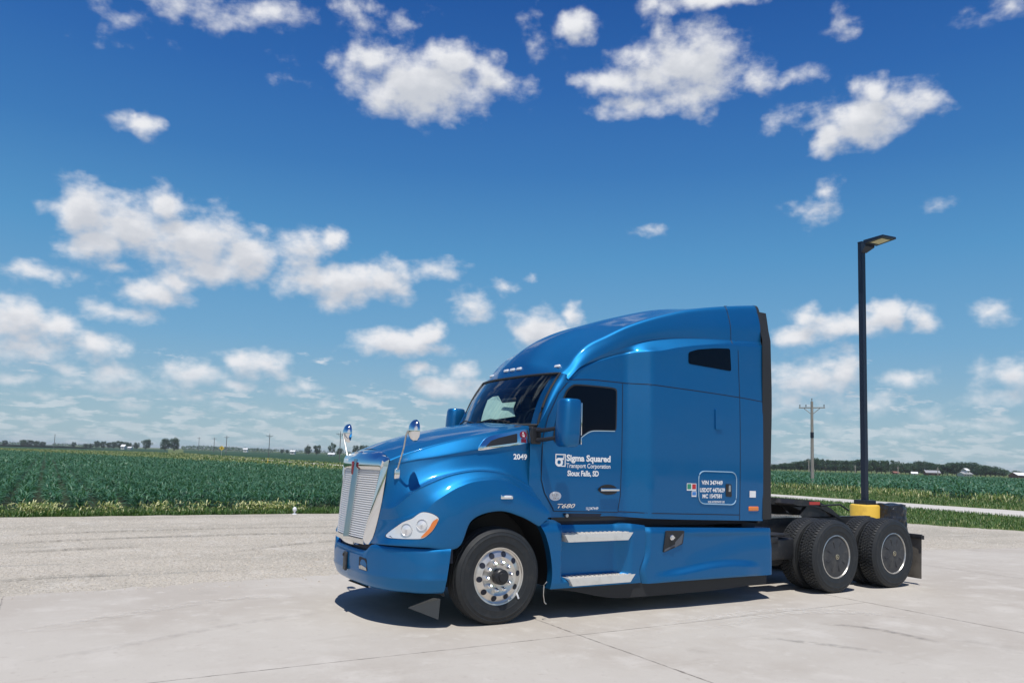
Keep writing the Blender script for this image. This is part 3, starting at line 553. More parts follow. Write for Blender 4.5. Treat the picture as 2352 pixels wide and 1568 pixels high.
# headlight
ringm = mat('lamp_inner_trim', (.70, .71, .72), .25, .3)
hl = smoothpoly(HLP, 3)
hd = part(drape(hl, .003, .02, mx_=.04), 'headlight', refl)
part(drape([(x+(-.93-x)*-.03, z+(1.04-z)*-.03) for x, z in hl], .0015), 'headlight_seal', gap_m, hd)
amb = smoothpoly(AMP, 3)
part(drape(amb, .007, mx_=.04), 'turn_signal', amber, hd)
for (x, z, r_) in HLB:
    w = MB(); p = Vector(onhood(x, z, .004)); q = (Vector(onhood(x, z, .05))-p).normalized().to_track_quat('Y', 'Z').to_matrix()
    t_ = MB().lathe([(.0, .012), (r_*.35, .010), (r_*.7, .004), (r_, .001), (r_*1.08, .005), (r_*1.12, .0)], (0, 0, 0), 20)
    w.add([q @ Vector(v)+p for v in t_.v], t_.f); lb = part(w, 'lamp_bowl', refl, hd)
    t_ = MB().lathe([(r_*1.02, .008), (r_*1.12, .009), (r_*1.12, .0)], (0, 0, 0), 24).lathe([(.0, .020), (r_*.2, .018), (r_*.22, .010)], (0, 0, 0), 12); w = MB().add([q @ Vector(v)+p for v in t_.v], t_.f); part(w, 'bulb_ring', ringm, hd)
mirror_obj(hd)
# ---- grille
def gx(y, z): return -1.20-.085*(1.65-z)/.85+.09*(abs(y)/.7)**2
w = MB()
topo = crom([(-1.045, 0, 1.818), (-1.05, -.33, 1.803), (-1.085, -.695, 1.712)], 6)
# crown band
def pt(y, z, d=0): return np.array((gx(y, z)-d, y, z))
yi = np.linspace(0, -1, 13)
crown = [[topo[i], topo[i]*.55+pt(-.62*i/12, 1.70, .030)*.45+np.array((-.012, 0, .022)), pt(-.625*i/12, 1.695, .036), pt(-.61*i/12, 1.62, .036), pt(-.59*i/12, 1.592, .022), pt(-.58*i/12, 1.575, -.02)] for i in range(13)]
w.grid(np.array(crown), flip=True)
# side band from the crown corner down to the chin
zs = np.linspace(1.708, .80, 14)
def oy(z): return -curve([(.80, .46), (.916, .52), (1.059, .58), (1.268, .64), (1.5, .675), (1.708, .70)], z)
def ox(z): return curve([(.80, -1.19), (.916, -1.173), (1.059, -1.163), (1.268, -1.148), (1.5, -1.132), (1.708, -1.109)], z)
sb = []
for z in zs:
    zi = min(z, 1.64); yin = -curve([(.80, .425), (.85, .43), (1.2, .515), (1.64, .60)], zi); o_ = np.array((ox(z)-.002, oy(z), z)); i_ = pt(yin, zi+(.02 if z > 1.69 else 0)*0, .02)
    sb.append([o_, o_*.55+i_*.45+np.array((-.02, -.0, 0)), i_, pt(yin+.012, zi, .0)+np.array((.03, 0, 0))])
w.grid(np.array(sb), flip=False)
k = [crown[12][j] for j in range(5)]; w.grid(np.array([k, [sb[0][0], sb[0][0]*.6+sb[0][1]*.4, sb[0][1], sb[0][2], sb[0][3]]])); w.grid(np.array([k, [sb[1][0], sb[1][1], sb[1][1], sb[1][2], sb[1][3]]])+np.array((.004, 0, 0)))
ch = []                                             # chin
for i in range(13):
    y = -.46*i/12; ch.append([pt(y*.92, .862, 0)+np.array((.02, 0, 0)), pt(y*.95, .850, .022), pt(y, .80, .018), pt(y, .765+.035*(i/12)**2, -.01)])
w.grid(np.array(ch), flip=False)
surround = w.both()
grille = part(surround, 'grille', chrome, sharp=40)
w = MB(); cb = []                                   # centre bar
for z in np.linspace(1.70, .845, 12):
    h_ = .047+.006*(z-.85); cb.append([pt(-h_, z, -.03), pt(-h_, z, .008), pt(-h_*.35, z, .05), pt(0, z, .058), pt(h_*.35, z, .05), pt(h_, z, .008), pt(h_, z, -.03)])
w.grid(np.array(cb), flip=True); part(w, 'centre_bar', mat('chrome_dark_reflection', (.42, .45, .46), .12, 1), grille, sharp=30)  # chrome darkened in its colour to stand for the field it reflects
w = MB(); w.rbox((gx(0, 1.60)-.062, 0, 1.60), (.02, .034, .15), .009); part(w, 'grille_emblem', red_m, grille)
for s in (-1, 1):
    w = MB(); nl = 30
    for k in range(nl):
        z = .872+(1.570-.872)*k/(nl-1); y1 = curve([(.85, .425), (1.2, .508), (1.63, .575)], z); y0 = .058
        row = []
        for y in np.linspace(y0, y1, 9):
            yy = s*y; X = gx(yy, z)-.005; row.append([(X+.018, yy, z+.0135), (X-.002, yy, z+.003), (X-.012, yy, z-.006), (X-.008, yy, z-.0105), (X+.018, yy, z-.0105)])
        w.grid(np.array(row), flip=(s > 0))
    part(w, 'louvre_panel', satin if False else chrome_l, grille, sharp=20)
w = MB(); w.prism([(-1.15, .80), (-1.05, 1.72), (-1.0, 1.72), (-1.1, .80)], (-.64, .64)); part(w, 'radiator', gap_m, grille)
# ---- bumper
def bx(y):
    y = abs(y); return curve([(0, -1.275), (.3, -1.265), (.5, -1.245), (.72, -1.175), (.9, -1.075), (1.03, -.96), (1.12, -.84), (1.175, -.72), (1.20, -.59)], y)
ya = []
for a in np.linspace(0, 1, 46):
    ya.append(1.2*math.sin(a*math.pi/2)**.9)
bp = []
for y in ya:
    c_ = sst(y, .44, .60); zt = .735*(1-c_)+.815*c_; zt -= .035*(1-sst(y, 0, .5))*0
    e_ = sst(y, 1.0, 1.2); X = bx(y); nx, ny = -1+.75*sst(y, .5, 1.15), -sst(y, .45, 1.15)
    prof = [(-.045, zt+.002), (-.014, zt-.002), (-.002, zt-.016), (.004, zt-.035), (.006, zt-.06), (.012, .68), (.014, .60), (.010, .53), (.016, .505), (.010, .49), (-.012, .43), (-.03, .385), (-.06, .360), (-.12, .355)]
    bp.append([(X+nx*d-(0 if y < .9 else 0)+.0-(.06*e_*(.81-z)/.45)*1.0, -y+ny*d, z) for d, z in prof])
w = MB().grid(np.array(bp), flip=True)
bumper = part(w.both(), 'bumper', paint, sharp=40)
b_bvh = BVHTree.FromPolygons([Vector(v) for v in w.v], w.f)
w = MB()
def onfront(y, z, d=0):
    h = b_bvh.ray_cast(Vector((-3, y, z)), Vector((1, 0, 0))); return (h[0].x-d, y, z) if h[0] else (bx(y)-d, y, z)
for (y0, name) in ((-.46, 'tow_hook_opening'), (.46, 'tow_hook_opening')):
    w = MB(); q = roundpoly([(y0-.10, .53), (y0+.085, .535), (y0+.09, .668), (y0-.08, .66)], .025); w.add([onfront(y, z, .003) for y, z in q], [tuple(reversed(range(len(q))))]); hole = part(w, name, gap_m, bumper, smooth=False)
    w = MB(); q = [(y0-.088, .536), (y0+.075, .541), (y0+.078, .57), (y0+.02, .582), (y0-.08, .565)]; w.add([onfront(y, z, .006) for y, z in q], [tuple(reversed(range(len(q))))]); part(w, 'tow_hook', satin, hole, smooth=False)
w = MB().rbox((-1.30, .0, .575), (.018, .10, .20), .006); w.box((-1.312, -.045, .5), (.012, .02, .05)); w.box((-1.312, .04, .64), (.012, .015, .03)); part(w, 'licence_plate_bracket', steel_k, bumper)
k = [(bx(y)+.05, -y*.955) for y in ya]; k = k+[(x, -y) for x, y in k[::-1]]; w = MB(); nk = len(k); w.add([(x, y, .66) for x, y in k]+[(x, y, .86 if abs(y) > .55 else .80) for x, y in k], [(i, i+1, i+1+nk, i+nk) for i in range(nk-1)]+[tuple(range(nk))]); part(w, 'bumper_backing', gap_m)
w = MB(); w.box((-1.0, 0, .80), (.36, 1.2, .05)); part(w, 'chin_gap_filler', gap_m)
w = MB(); w.add([(-.93, -.93, .20), (-.70, -1.05, .305), (-.62, -1.05, .29), (-.635, -1.05, .08), (-.92, -.90, .20), (-.69, -1.02, .305), (-.61, -1.02, .29), (-.625, -1.02, .08)], [(0, 3, 2, 1), (4, 5, 6, 7), (0, 1, 5, 4), (1, 2, 6, 5), (2, 3, 7, 6), (3, 0, 4, 7)]); pair(w, 'air_deflector', mat('grey_rubber_flap', (.12, .125, .12), .8), smooth=False)
# ---- hood mirrors (chrome)
def hood_mirror(parent):
    base = onhood(-1.02, 1.53, .0); w = MB().rbox((-1.045, -.80, 1.60), (.035, .035, .06), .008); 
    b0 = Vector(onhood(-1.03, 1.56, .012)); w = MB().rbox(b0, (.065, .035, .115), .012)
    o = part(w, 'hood_mirror', chrome, parent)
    w = MB().tube([b0+Vector((0, -.012, .045)), b0+Vector((-.005, -.08, .14)), Vector((-1.045, -.93, 1.84)), Vector((-1.055, -.995, 1.965)), Vector((-1.045, -1.015, 2.01))], .0095, 8); part(w, 'mirror_arm', satin, o)
    c_ = Vector((-.972, -1.045, 2.012)); w = MB()
    prof = [(0, -.085), (.035, -.080), (.065, -.062), (.085, -.035), (.092, 0), (.088, .012), (0, .014)]
    t_ = MB().lathe([(r_, y) for r_, y in prof], (0, 0, 0), 28)
    q = Matrix.Rotation(R(-90), 3, 'Z')
    w.add([q @ Vector((v[0], v[1]*.9, v[2]*1.28))+c_ for v in t_.v], t_.f); part(w, 'mirror_head', chrome, o); return o
hmr = hood_mirror(truck); mirror_obj(hmr)
# ---- door mirrors
def side_mirror():
    w = MB(); P = []
    for s, z in enumerate((1.90, 1.912, 1.95, 2.05, 2.18, 2.30, 2.39, 2.422, 2.432)):
        k = (.60, .80, .95, 1.0, 1.0, .98, .94, .84, .60)[s]; xo = (.0, .0, -.005, -.006, 0, .006, .012, .014, .016)[s]; ring = []
        for a in np.linspace(0, 2*math.pi, 29)[:-1]:
            ca, sa = math.cos(a), math.sin(a); ex = abs(ca)**.45*(1 if ca > 0 else -1); ey = abs(sa)**.45*(1 if sa > 0 else -1)
            X = .70+xo+.10*ex*k; Yy = -1.40+.125*ey*k
            X -= .035*(1-((Yy+1.40)/.13)**2)*(ex < 0)
            ring.append((X, Yy, z))
        P.append(ring+[ring[0]])
    w.grid(np.array(P)[:, ::-1]); n_ = len(P[0]); w.add(P[-1][:-1], [tuple(range(n_-1))]); w.add(P[0][:-1], [tuple(reversed(range(n_-1)))])
    o = part(w, 'side_mirror', paint, sharp=50)
    w = MB().rbox((.803, -1.40, 2.21), (.012, .21, .36), .004); w.rbox((.803, -1.40, 1.97), (.012, .21, .08), .004); part(w, 'mirror_glass', chrome, o)
    w = MB().tube([(.50, -1.03, 2.075), (.56, -1.16, 2.085), (.64, -1.30, 2.11)], [.026, .024, .021], 10); w.tube([(.50, -1.03, 1.965), (.56, -1.16, 1.98), (.64, -1.30, 2.005)], [.026, .024, .021], 10); part(w, 'mirror_arm', plastic, o)
    w = MB().rbox((.50, -1.035, 2.02), (.13, .05, .19), .012); part(w, 'mirror_mount', plastic, o); return o
smr = side_mirror(); mirror_obj(smr)
# ---- roof marker lamps
for (x, y) in ((.875, -.80), (.868, -.16), (.868, 0), (.868, .16), (.875, .80)):
    h = roof_bvh.ray_cast(Vector((x-1, -abs(y)-1e-4, 2.875 if abs(y) < .5 else 2.865)), Vector((1, 0, 0)))
    p = h[0] if h[0] else Vector((x, y, 2.9)); p.y = y
    w = MB().rbox((p.x-.002, p.y, p.z), (.035, .105, .036), .010, rot=Matrix.Rotation(R(25), 3, 'Y')); part(w, 'marker_lamp', lens)
# ---- rear extenders and cap
w = MB(); ex = []
for z in np.linspace(1.05, 3.45, 12): ex.append([(XB-.01, float(ys(XB, 2))+.004, z), (XB+.06, float(ys(XB, 2))+.012, z), (XB+.19+.012*math.sin(z*3), float(ys(XB, 2))+.03, z), (XB+.195+.012*math.sin(z*3), float(ys(XB, 2))+.045, z), (XB-.01, float(ys(XB, 2))+.05, z)])
for z, yy in ((3.6, -1.175), (3.75, -1.15), (3.85, -1.13)): ex.append([(XB-.01, yy+.004, z), (XB+.06, yy+.01, z), (XB+.185, yy+.02, z), (XB+.19, yy+.03, z), (XB-.01, yy+.05, z)])
w.grid(np.array(ex)); pair(w, 'side_extender', rubber)
w = MB(); cp = []
for row in crom(net, 4)[:46]:
    a = row[-1]; k = np.array((0, -a[1], 3.0-a[2])); cp.append([a+np.array((-.004, 0, .002)), a+np.array((.045, 0, .0)), a+np.array((.085, 0, 0))+k*.03, a+np.array((.095, 0, 0))+k*.09])
w.grid(np.array(cp)); part(w.both(), 'roof_end_cap', rubber)
# ---- side skirts: step fairing and tank fairing
def gapx(z): return 1.99-.085*math.exp(-((z-.47)/.16)**2)
def skirt1(u, v):
    z = .335+(1.045-.335)*v
    x0 = curve([(.33, .645), (.5, .66), (.68, .635), (.85, .585), (1.045, .50)], z); x = x0+(gapx(z)-.009-x0)*u
    zt = curve([(.5, 1.04), (.66, 1.09), (.78, 1.045), (.9, 1.02), (1.6, 1.015), (1.74, 1.03), (1.99, 1.005)], x); z = .335+(zt-.335)*v
    rec = sst(x, .775, .835)*(1-sst(x+.0*(z-.7), 1.60, 1.80))
    up = sst(z, .40, .47)*rec*.135
    y = -1.205+up+.03*sst(z, .95, 1.06)
    y += .05*(1-sst(z, .33, .40))*.3
    return (x, y, z)
w = MB().grid([[skirt1(u, v) for u in np.linspace(0, 1, 90)] for v in np.linspace(0, 1, 50)])
k = [skirt1(0, v) for v in np.linspace(0, 1, 50)]; w.grid([k, [(x+.0, y+.10, z) for x, y, z in k]])
k = [skirt1(u, 0) for u in np.linspace(0, 1, 90)]; w.grid([[(x, y+.2, z) for x, y, z in k], k])
k = [skirt1(u, 1) for u in np.linspace(0, 1, 90)]; w.grid([k, [(x, min(y+.25, -.9), z) for x, y, z in k]])
sk1 = part(w, 'step_fairing', paint, sharp=50)
def step(z0, x0, x1, par):
    w = MB(); t_ = z0+.085
    w.add([(x0-.05, -1.075, t_), (x0-.05, -1.245, t_), (x1+.06, -1.205, t_), (x1+.06, -1.075, t_), (x0-.02, -1.10, z0), (x0, -1.252, z0), (x1-.03, -1.225, z0), (x1-.03, -1.10, z0)],
          [(0, 1, 2, 3), (7, 6, 5, 4), (1, 5, 6, 2), (0, 4, 5, 1), (2, 6, 7, 3), (3, 7, 4, 0)])
    for i in range(14):
        for j in range(3): w.lathe([(.018, .001), (.016, .008), (.010, .009), (.009, .002)], (x0+.02+i*(x1-x0-.04)/13, -1.105-.045*j, t_), 8, axis='Z')
    return part(w, 'step', step_m, par, smooth=False)
step(.845, .84, 1.74, sk1); step(.36, .91, 1.78, sk1)
mirror_obj(sk1)
def skirt2(u, v):
    x = 2.0+2.22*u; zb_ = .325-.0*u; zt = .985-.055*u; z = zb_+(zt-zb_)*v
    x = gapx(z)+.009+(4.22-gapx(z)-.009)*u
    y = -1.205
    y += .03*sst(z, zt-.07, zt+.01)+.10*sst(x, 4.10, 4.24)*sst(x, 4.10, 4.24)
    y += .045*(1-sst(x, gapx(z), gapx(z)+.07))-.018
    cr1 = .46+.10*math.exp(-((x-3.3)/.75)**2)     # lens shaped lower lip that catches the sky
    amp = .045*sst(x, 2.0, 2.6)*(1-sst(x, 3.6, 4.0))
    y -= amp*(1-sst(z, cr1-.09, cr1))*sst(z, .32, .345)
    dg_ = .50+.24*sst(x, 2.2, 4.0)                # rising crease
    y += .022*(sst(z, dg_-.10, dg_+.14))*sst(x, 2.2, 3.0)*(1-sst(z, .84, .93))
    return (x, y, z)
w = MB().grid([[skirt2(u, v) for u in np.linspace(0, 1, 90)] for v in np.linspace(0, 1, 44)])
for vv in (0, 1):
    k = [skirt2(u, vv) for u in np.linspace(0, 1, 90)]; q = [(x, y+.22, z) for x, y, z in k]; w.grid([q, k] if vv == 0 else [k, q])
k = [skirt2(1, v) for v in np.linspace(0, 1, 44)]; w.grid([[(x, y, z) for x, y, z in k], [(x, y+.2, z) for x, y, z in k]])
k = [skirt2(0, v) for v in np.linspace(0, 1, 44)]; w.grid([[(x, y, z) for x, y, z in k], [(x-.0, y+.2, z) for x, y, z in k]], flip=True)
sk2 = part(w, 'tank_fairing', paint, sharp=50)
fp = [(2.28, .940), (2.58, .935), (2.55, .775), (2.24, .68)]
w = MB(); w.prism(roundpoly(fp, .02), (-1.236, -1.19)); fd = part(w, 'fuel_filler_recess', plastic, sk2, smooth=False)
w = MB(); w.add([(2.425, -1.2385, .80), (2.56, -1.2385, .91), (2.535, -1.2385, .785), (2.42, -1.2385, .735)], [(0, 3, 2, 1)]); w.add([(2.25, -1.2385, .69), (2.42, -1.2385, .755), (2.415, -1.2385, .775), (2.26, -1.2385, .72)], [(0, 1, 2, 3)]); part(w, 'recess_facet', mat('grey_plastic', (.09, .10, .12), .5), fd, smooth=False)
w = MB().lathe([(0, -.035), (.028, -.035), (.034, -.028), (.034, 0)], (2.355, -1.236, .86), 20); w.box((2.355, -1.275, .86), (.06, .012, .014)); part(w, 'fuel_cap', chrome, fd)
mirror_obj(sk2)
w = MB()
zb2 = lambda x, k: .34-k*(.02+.15*float(sst(x, .66, 1.7))-.03*float(sst(x, 3.0, 4.1)))
for dy in (0, .015): w.grid([[(x, -1.165+dy+.015*math.sin(x*2), zb2(x, k)) for x in np.linspace(.68, 4.12, 40)] for k in (1, .5, 0)], flip=dy > 0)
pair(w, 'rubber_skirt', rubber)
w = MB().tube([(.60, -1.19, .42), (.565, -1.19, .38), (.56, -1.19, .28), (.575, -1.19, .2), (.60, -1.19, .18)], .006, 6); part(w, 'dangling_strap', satin)
# dark band between cab and skirts
w = MB(); w.box((2.3, 0, 1.04), (3.3, 2.0, .12)); w.box((4.0, 0, .95), (.25, 1.9, .2)); part(w, 'sub_frame_shield', gap_m)
# ---- chassis
w = MB()
for s in (-1, 1):
    w.box((3.2, s*.43, .86), (8.3, .03, .27)); w.box((3.2, s*.40, .99), (8.3, .09, .012)); w.box((3.2, s*.40, .73), (8.3, .09, .012))
for x in (-.9, .9, 2.6, 4.35, 5.2, 6.16, 7.3): w.box((x, 0, .86), (.08, .84, .2))
part(w, 'frame_rail', steel_k, smooth=False)
w = MB()
for x in (5.5, 6.82): part(MB().tube([(x, -.9, .505), (x, .9, .505)], .07, 14).rbox((x, 0, .52), (.42, .36, .38), .12), 'axle', steel_k)
part(MB().tube([(0, -.95, .42), (0, .95, .42)], .05, 10), 'axle', steel_k)
w = MB()
for s in (-1, 1):
    w.lathe([(.0, 0), (.25, .0), (.31, .04), (.31, 1.5), (.25, 1.54), (0, 1.54)], (0, 0, 0), 24) if False else None
    part(MB().tube([(2.1, s*.85, .62), (3.6, s*.85, .62)], .29, 24), 'fuel_tank', satin)
w = MB(); w.rbox((4.75, -.70, .60), (.5, .36, .30), .03); w.box((4.6, -.75, .80), (.55, .30, .02)); w.rbox((4.55, -.85, .73), (.22, .1, .1), .02); part(w, 'battery_box', steel_k)
for s in (-1, 1): part(MB().tube([(4.4, s*.62, .45), (4.95, s*.62, .45)], .11, 14), 'air_tank', steel_k)
w = MB(); w.box((5.0, 0, 1.005), (1.3, .95, .02)); 
for i in range(22):
    w.box((4.42+i*.056, -.44, 1.022), (.03, .10, .014))
    w.box((4.42+i*.056, -.30, 1.022), (.03, .06, .012))
part(w, 'deck_plate', alu, smooth=False)
# fifth wheel
w = MB(); A = [(5.55, 1.27), (5.9, 1.25), (6.15, 1.21), (6.38, 1.12), (6.62, .98), (6.66, .94), (6.60, .95), (6.32, 1.06), (6.1, 1.13), (5.9, 1.16), (5.6, 1.17), (5.5, 1.2)]
for y0, y1 in ((-.45, -.10), (.10, .45)): w.prism(A, (y0, y1))
w.prism([(5.5, 1.262), (6.12, 1.208), (6.12, 1.12), (5.5, 1.17)], (-.1, .1)); fw = part(w, 'fifth_wheel', steel_k, smooth=False)
w = MB()
for s in (-1, 1): part(MB().prism([(5.65, 1.0), (5.85, 1.18), (6.1, 1.18), (6.35, 1.0)], (s*.40-.03, s*.40+.03)), 'fifth_wheel_bracket', steel_k, fw, smooth=False)
w = MB().tube([(6.1, -.46, 1.17), (6.45, -.55, 1.19), (6.62, -.58, 1.10)], .014, 6); part(w, 'release_handle', steel_k, fw)
w = MB().box((5.98, -.452, 1.205), (.24, .006, .045)); part(w, 'red_reflector', redr, fw)
w = MB().rbox((6.42, -.30, 1.085), (.10, .1, .03), .008, rot=Matrix.Rotation(R(28), 3, 'Y')); part(w, 'grease_plate', satin, fw)
# mud flaps at the rear
for s in (-1, 1):
    w = MB(); w.grid([[(7.47+.012*math.sin(y*9+z*4), s*y, z) for y in np.linspace(.62, 1.22, 10)] for z in np.linspace(.10, .72, 8)]); w.grid([[(7.482+.012*math.sin(y*9+z*4), s*y, z) for y in np.linspace(.62, 1.22, 10)] for z in np.linspace(.10, .72, 8)], flip=True)
    mf = part(w, 'mud_flap', mat('worn_flap_rubber', (.15, .135, .115), .8, noise=(4, (.07, .065, .06), .4, .7)))
    w = MB(); w.rbox((7.46, s*.85, .74), (.035, .80, .07), .01); w.tube([(7.46, s*1.25, .76), (7.46, s*1.25, .70)], .03, 8); part(w, 'flap_bracket', steel_k, mf)
# ---- wheels
def tyre_mesh(lug):
    na = 384; prof = [(.292, .03), (.30, .012), (.33, .004), (.352, .003), (.36, -.001), (.372, .0), (.40, -.001), (.425, .0), (.432, -.003), (.44, .001), (.458, .006), (.466, .004), (.475, .012), (.495, .022), (.503, .028)]
    yt = list(np.linspace(.034, .246, 34)); back = [(r_, .28-y) for r_, y in prof[::-1]]; cols = [(r_, y, 0) for r_, y in prof]+[(.513-.012*abs((y-.14)/.106)**4, y, 1) for y in yt]+[(r_, y, 0) for r_, y in back]
    V = np.zeros((len(cols), na+1, 3))
    for i, (r_, y, tr_) in enumerate(cols):
        for k in range(na+1):
            kk = k % na; a = 2*math.pi*kk/na; rr = r_
            if tr_:
                j = i-len(prof); g_ = (j in (6, 7, 13, 14, 19, 20, 26, 27)); 
                if lug:
                    ph = (kk+(3 if 7 < j < 26 else 0)+(2 if 13 < j < 20 else 0)) % 6; g_ = (j in (8, 14, 19, 25)) or (ph in (0, 1) and (j < 5 or j > 28)) or ph == 0
                if g_: rr -= .012
            V[i, k] = (rr*math.cos(a), y, max(rr*math.sin(a), -.505))
    return MB().grid(V)
tm_f = tyre_mesh(False); tm_r = tyre_mesh(True)
def wheel(kind):
    w = empty('wheel'); w.parent = truck
    t_ = (tm_f if kind == 'front' else tm_r).build('tyre', tyre_m, w, sharp=28)
    if kind == 'front':
        m_ = MB().lathe([(.291, .04), (.305, .016), (.302, .010), (.292, .012), (.286, .030), (.272, .036), (.262, .030), (.205, .006), (.190, .012), (.178, .018), (.10, .018), (.0, .018)], (0, 0, 0), 72); m_.f = [q[::-1] for q in m_.f]
        rim = m_.build('rim', alu, w, sharp=40)
        hh = MB()
        for k in range(10):
            a = 2*math.pi*(k+.15)/10; c_ = (.236*math.cos(a), .0175, .236*math.sin(a))
            ring = [(c_[0]+.031*math.cos(b), c_[1]-.003+.42*(math.hypot(c_[0]+.031*math.cos(b), c_[2]+.031*math.sin(b))-.236), c_[2]+.031*math.sin(b)) for b in np.linspace(0, 2*math.pi, 19)[:-1]]
            hh.add(ring, [tuple(range(18))])
        hh.build('hand_holes', gap_m, rim, smooth=False)
        for k in range(10):
            a = 2*math.pi*k/10+.1; MB().lathe([(.0, -.038), (.011, -.036), (.018, -.028), (.019, -.012), (.025, -.006), (.025, .018)], (.143*math.cos(a), 0, .143*math.sin(a)), 12).build('lug_nut', chrome, rim)
        m_ = MB().lathe([(0, -.085), (.045, -.085), (.05, -.07), (.072, -.068), (.082, -.055), (.086, .018)], (0, 0, 0), 24); 
        m_.build('hub', plastic, w, sharp=30)
        MB().rbox((.23, -.004, -.215), (.02, .006, .07), .002, rot=Matrix.Rotation(R(-25), 3, 'Y')).build('valve_sticker', white, t_)
    elif kind == 'rear':
        MB().lathe([(.291, .04), (.302, .020), (.304, .012), (.292, .008), (.284, .018), (.282, .05)], (0, 0, 0), 72).build('rim', satin, w, sharp=40)
        m_ = MB().lathe([(.284, .030), (.278, .022), (.15, .010), (.05, .002), (.0, .002)], (0, 0, 0), 60)
        for k in range(8):
            a = k*math.pi/4+.3; rot = Matrix.Rotation(-a, 3, 'Y'); m_.box((.17*math.cos(a), .010, .17*math.sin(a)), (.09, .008, .010), rot=rot)
        hc = m_.build('hub_cover', mat('scuffed_black_cover', (.035, .037, .042), .5, noise=(10, (.08, .08, .075), .5, .8)), w, sharp=40) if 'hubc' not in globals() else m_.build('hub_cover', globals()['hubc'], w, sharp=40)
        MB().lathe([(.036, .0), (.036, -.006), (.026, -.008), (.026, .0)], (0, 0, 0), 24).build('cover_ring', brass, hc); MB().lathe([(.012, .0), (.012, -.006), (.0, -.006)], (0, 0, 0), 16).build('cover_centre', brass, hc)
    else:
        MB().lathe([(.291, .04), (.30, .02), (.28, .03), (.26, .14), (.05, .16), (.0, .16)], (0, 0, 0), 40).build('rim', steel_k, w, sharp=40)
    return w
brass = mat('tan_metal', (.42, .38, .28), .4, .5); hubc = mat('scuffed_black_cover', (.035, .037, .042), .5, noise=(10, (.08, .08, .075), .5, .8))
def put(w, x, y, flip, spin=0):
    w.matrix_world = Matrix.Translation((x, y, .505)) @ (Matrix.Rotation(math.pi, 4, 'Z') if flip else Matrix.Identity(4)); return w
wf = wheel('front'); put(wf, 0, -1.185, False); put(copy_tree(wf, truck), 0, 1.185, True)
wr = wheel('rear'); wi = wheel('inner'); first = True
for x in (5.49, 6.81):
    for fl in (False, True):
        s = 1 if fl else -1
        a = wr if first else copy_tree(wr, truck); b = wi if first else copy_tree(wi, truck); first = False
        put(a, x, s*1.215, fl); put(b, x, s*.875, fl)
# ================================================================ GROUND
CAM = Vector((-4.242, -8.533, 1.7614))
def at(px, dist):                                   # ground point on a bearing, dist metres along the view axis
    a = math.atan2(cf_.x, cf_.y)+math.atan((px-1176)/1797.4); d = dist/math.cos(math.atan((px-1176)/1797.4)); return (CAM.x+d*math.sin(a), CAM.y+d*math.cos(a))
def hor(px): return 1051.3+.02947*(px-1176)
def hgt(px, y, dist): return CAM.z+(hor(px)-y)*dist/1797.4
def gmat(name, layers, bump=None, rough=.95):       # layered noises: (scale, colour, lo, hi, mapping)
    m = bpy.data.materials.new(name); m.use_nodes = True; t = m.node_tree; b = t.nodes['Principled BSDF']; b.inputs['Roughness'].default_value = rough; b.inputs['Specular IOR Level'].default_value = .2
    tcn = N(t, 'ShaderNodeTexCoord'); cur = None
    for L_ in layers:
        if cur is None: cur = L_; continue
        nz = N(t, 'ShaderNodeTexNoise'); nz.inputs['Scale'].default_value = L_[0]; nz.inputs['Detail'].default_value = 8; nz.inputs['Roughness'].default_value = .62
        mpn = N(t, 'ShaderNodeMapping'); mpn.inputs['Scale'].default_value = L_[4] if len(L_) > 4 else (1, 1, 1)
        if len(L_) > 5: mpn.inputs['Rotation'].default_value = (0, 0, L_[5])
        t.links.new(tcn.outputs['Object'], mpn.inputs[0]); t.links.new(mpn.outputs[0], nz.inputs['Vector'])
        mrn = N(t, 'ShaderNodeMapRange', interpolation_type='SMOOTHSTEP'); mrn.inputs[1].default_value = L_[2]; mrn.inputs[2].default_value = L_[3]; t.links.new(nz.outputs['Fac'], mrn.inputs[0])
        mxn = N(t, 'ShaderNodeMix', data_type='RGBA'); t.links.new(mrn.outputs[0], mxn.inputs[0])
        if isinstance(cur, tuple): mxn.inputs[6].default_value = (*cur, 1)
        else: t.links.new(cur, mxn.inputs[6])
        mxn.inputs[7].default_value = (*L_[1], 1); cur = mxn.outputs[2]
    t.links.new(cur, b.inputs['Base Color'])
    prev = None
    for sc_, st_, ds_ in (bump or []):
        nb = N(t, 'ShaderNodeTexNoise'); nb.inputs['Scale'].default_value = sc_; nb.inputs['Detail'].default_value = 6; t.links.new(tcn.outputs['Object'], nb.inputs['Vector'])
        bb = N(t, 'ShaderNodeBump'); bb.inputs['Strength'].default_value = st_; bb.inputs['Distance'].default_value = ds_; t.links.new(nb.outputs['Fac'], bb.inputs['Height'])
        if prev: t.links.new(prev, bb.inputs['Normal'])
        prev = bb.outputs[0]
    if prev: t.links.new(prev, b.inputs['Normal'])
    return m
concrete_m = gmat('weathered_concrete', [(.435, .41, .37), (.35, (.385, .355, .315), .42, .62), (1.3, (.475, .45, .41), .5, .72), (2.2, (.38, .35, .31), .58, .74, (.25, 1.6, 1), .35), (.9, (.35, .325, .29), .60, .74), (5, (.46, .435, .395), .55, .72), (11, (.38, .35, .315), .58, .72), (1.6, (.32, .295, .27), .64, .74, (.12, 2.6, 1), .2), (.8, (.49, .465, .425), .62, .72, (.3, 2.2, 1), -.5), (38, (.29, .27, .25), .62, .72), (90, (.57, .53, .48), .6, .75)], [(60, .25, .004), (4, .1, .01)], .9)
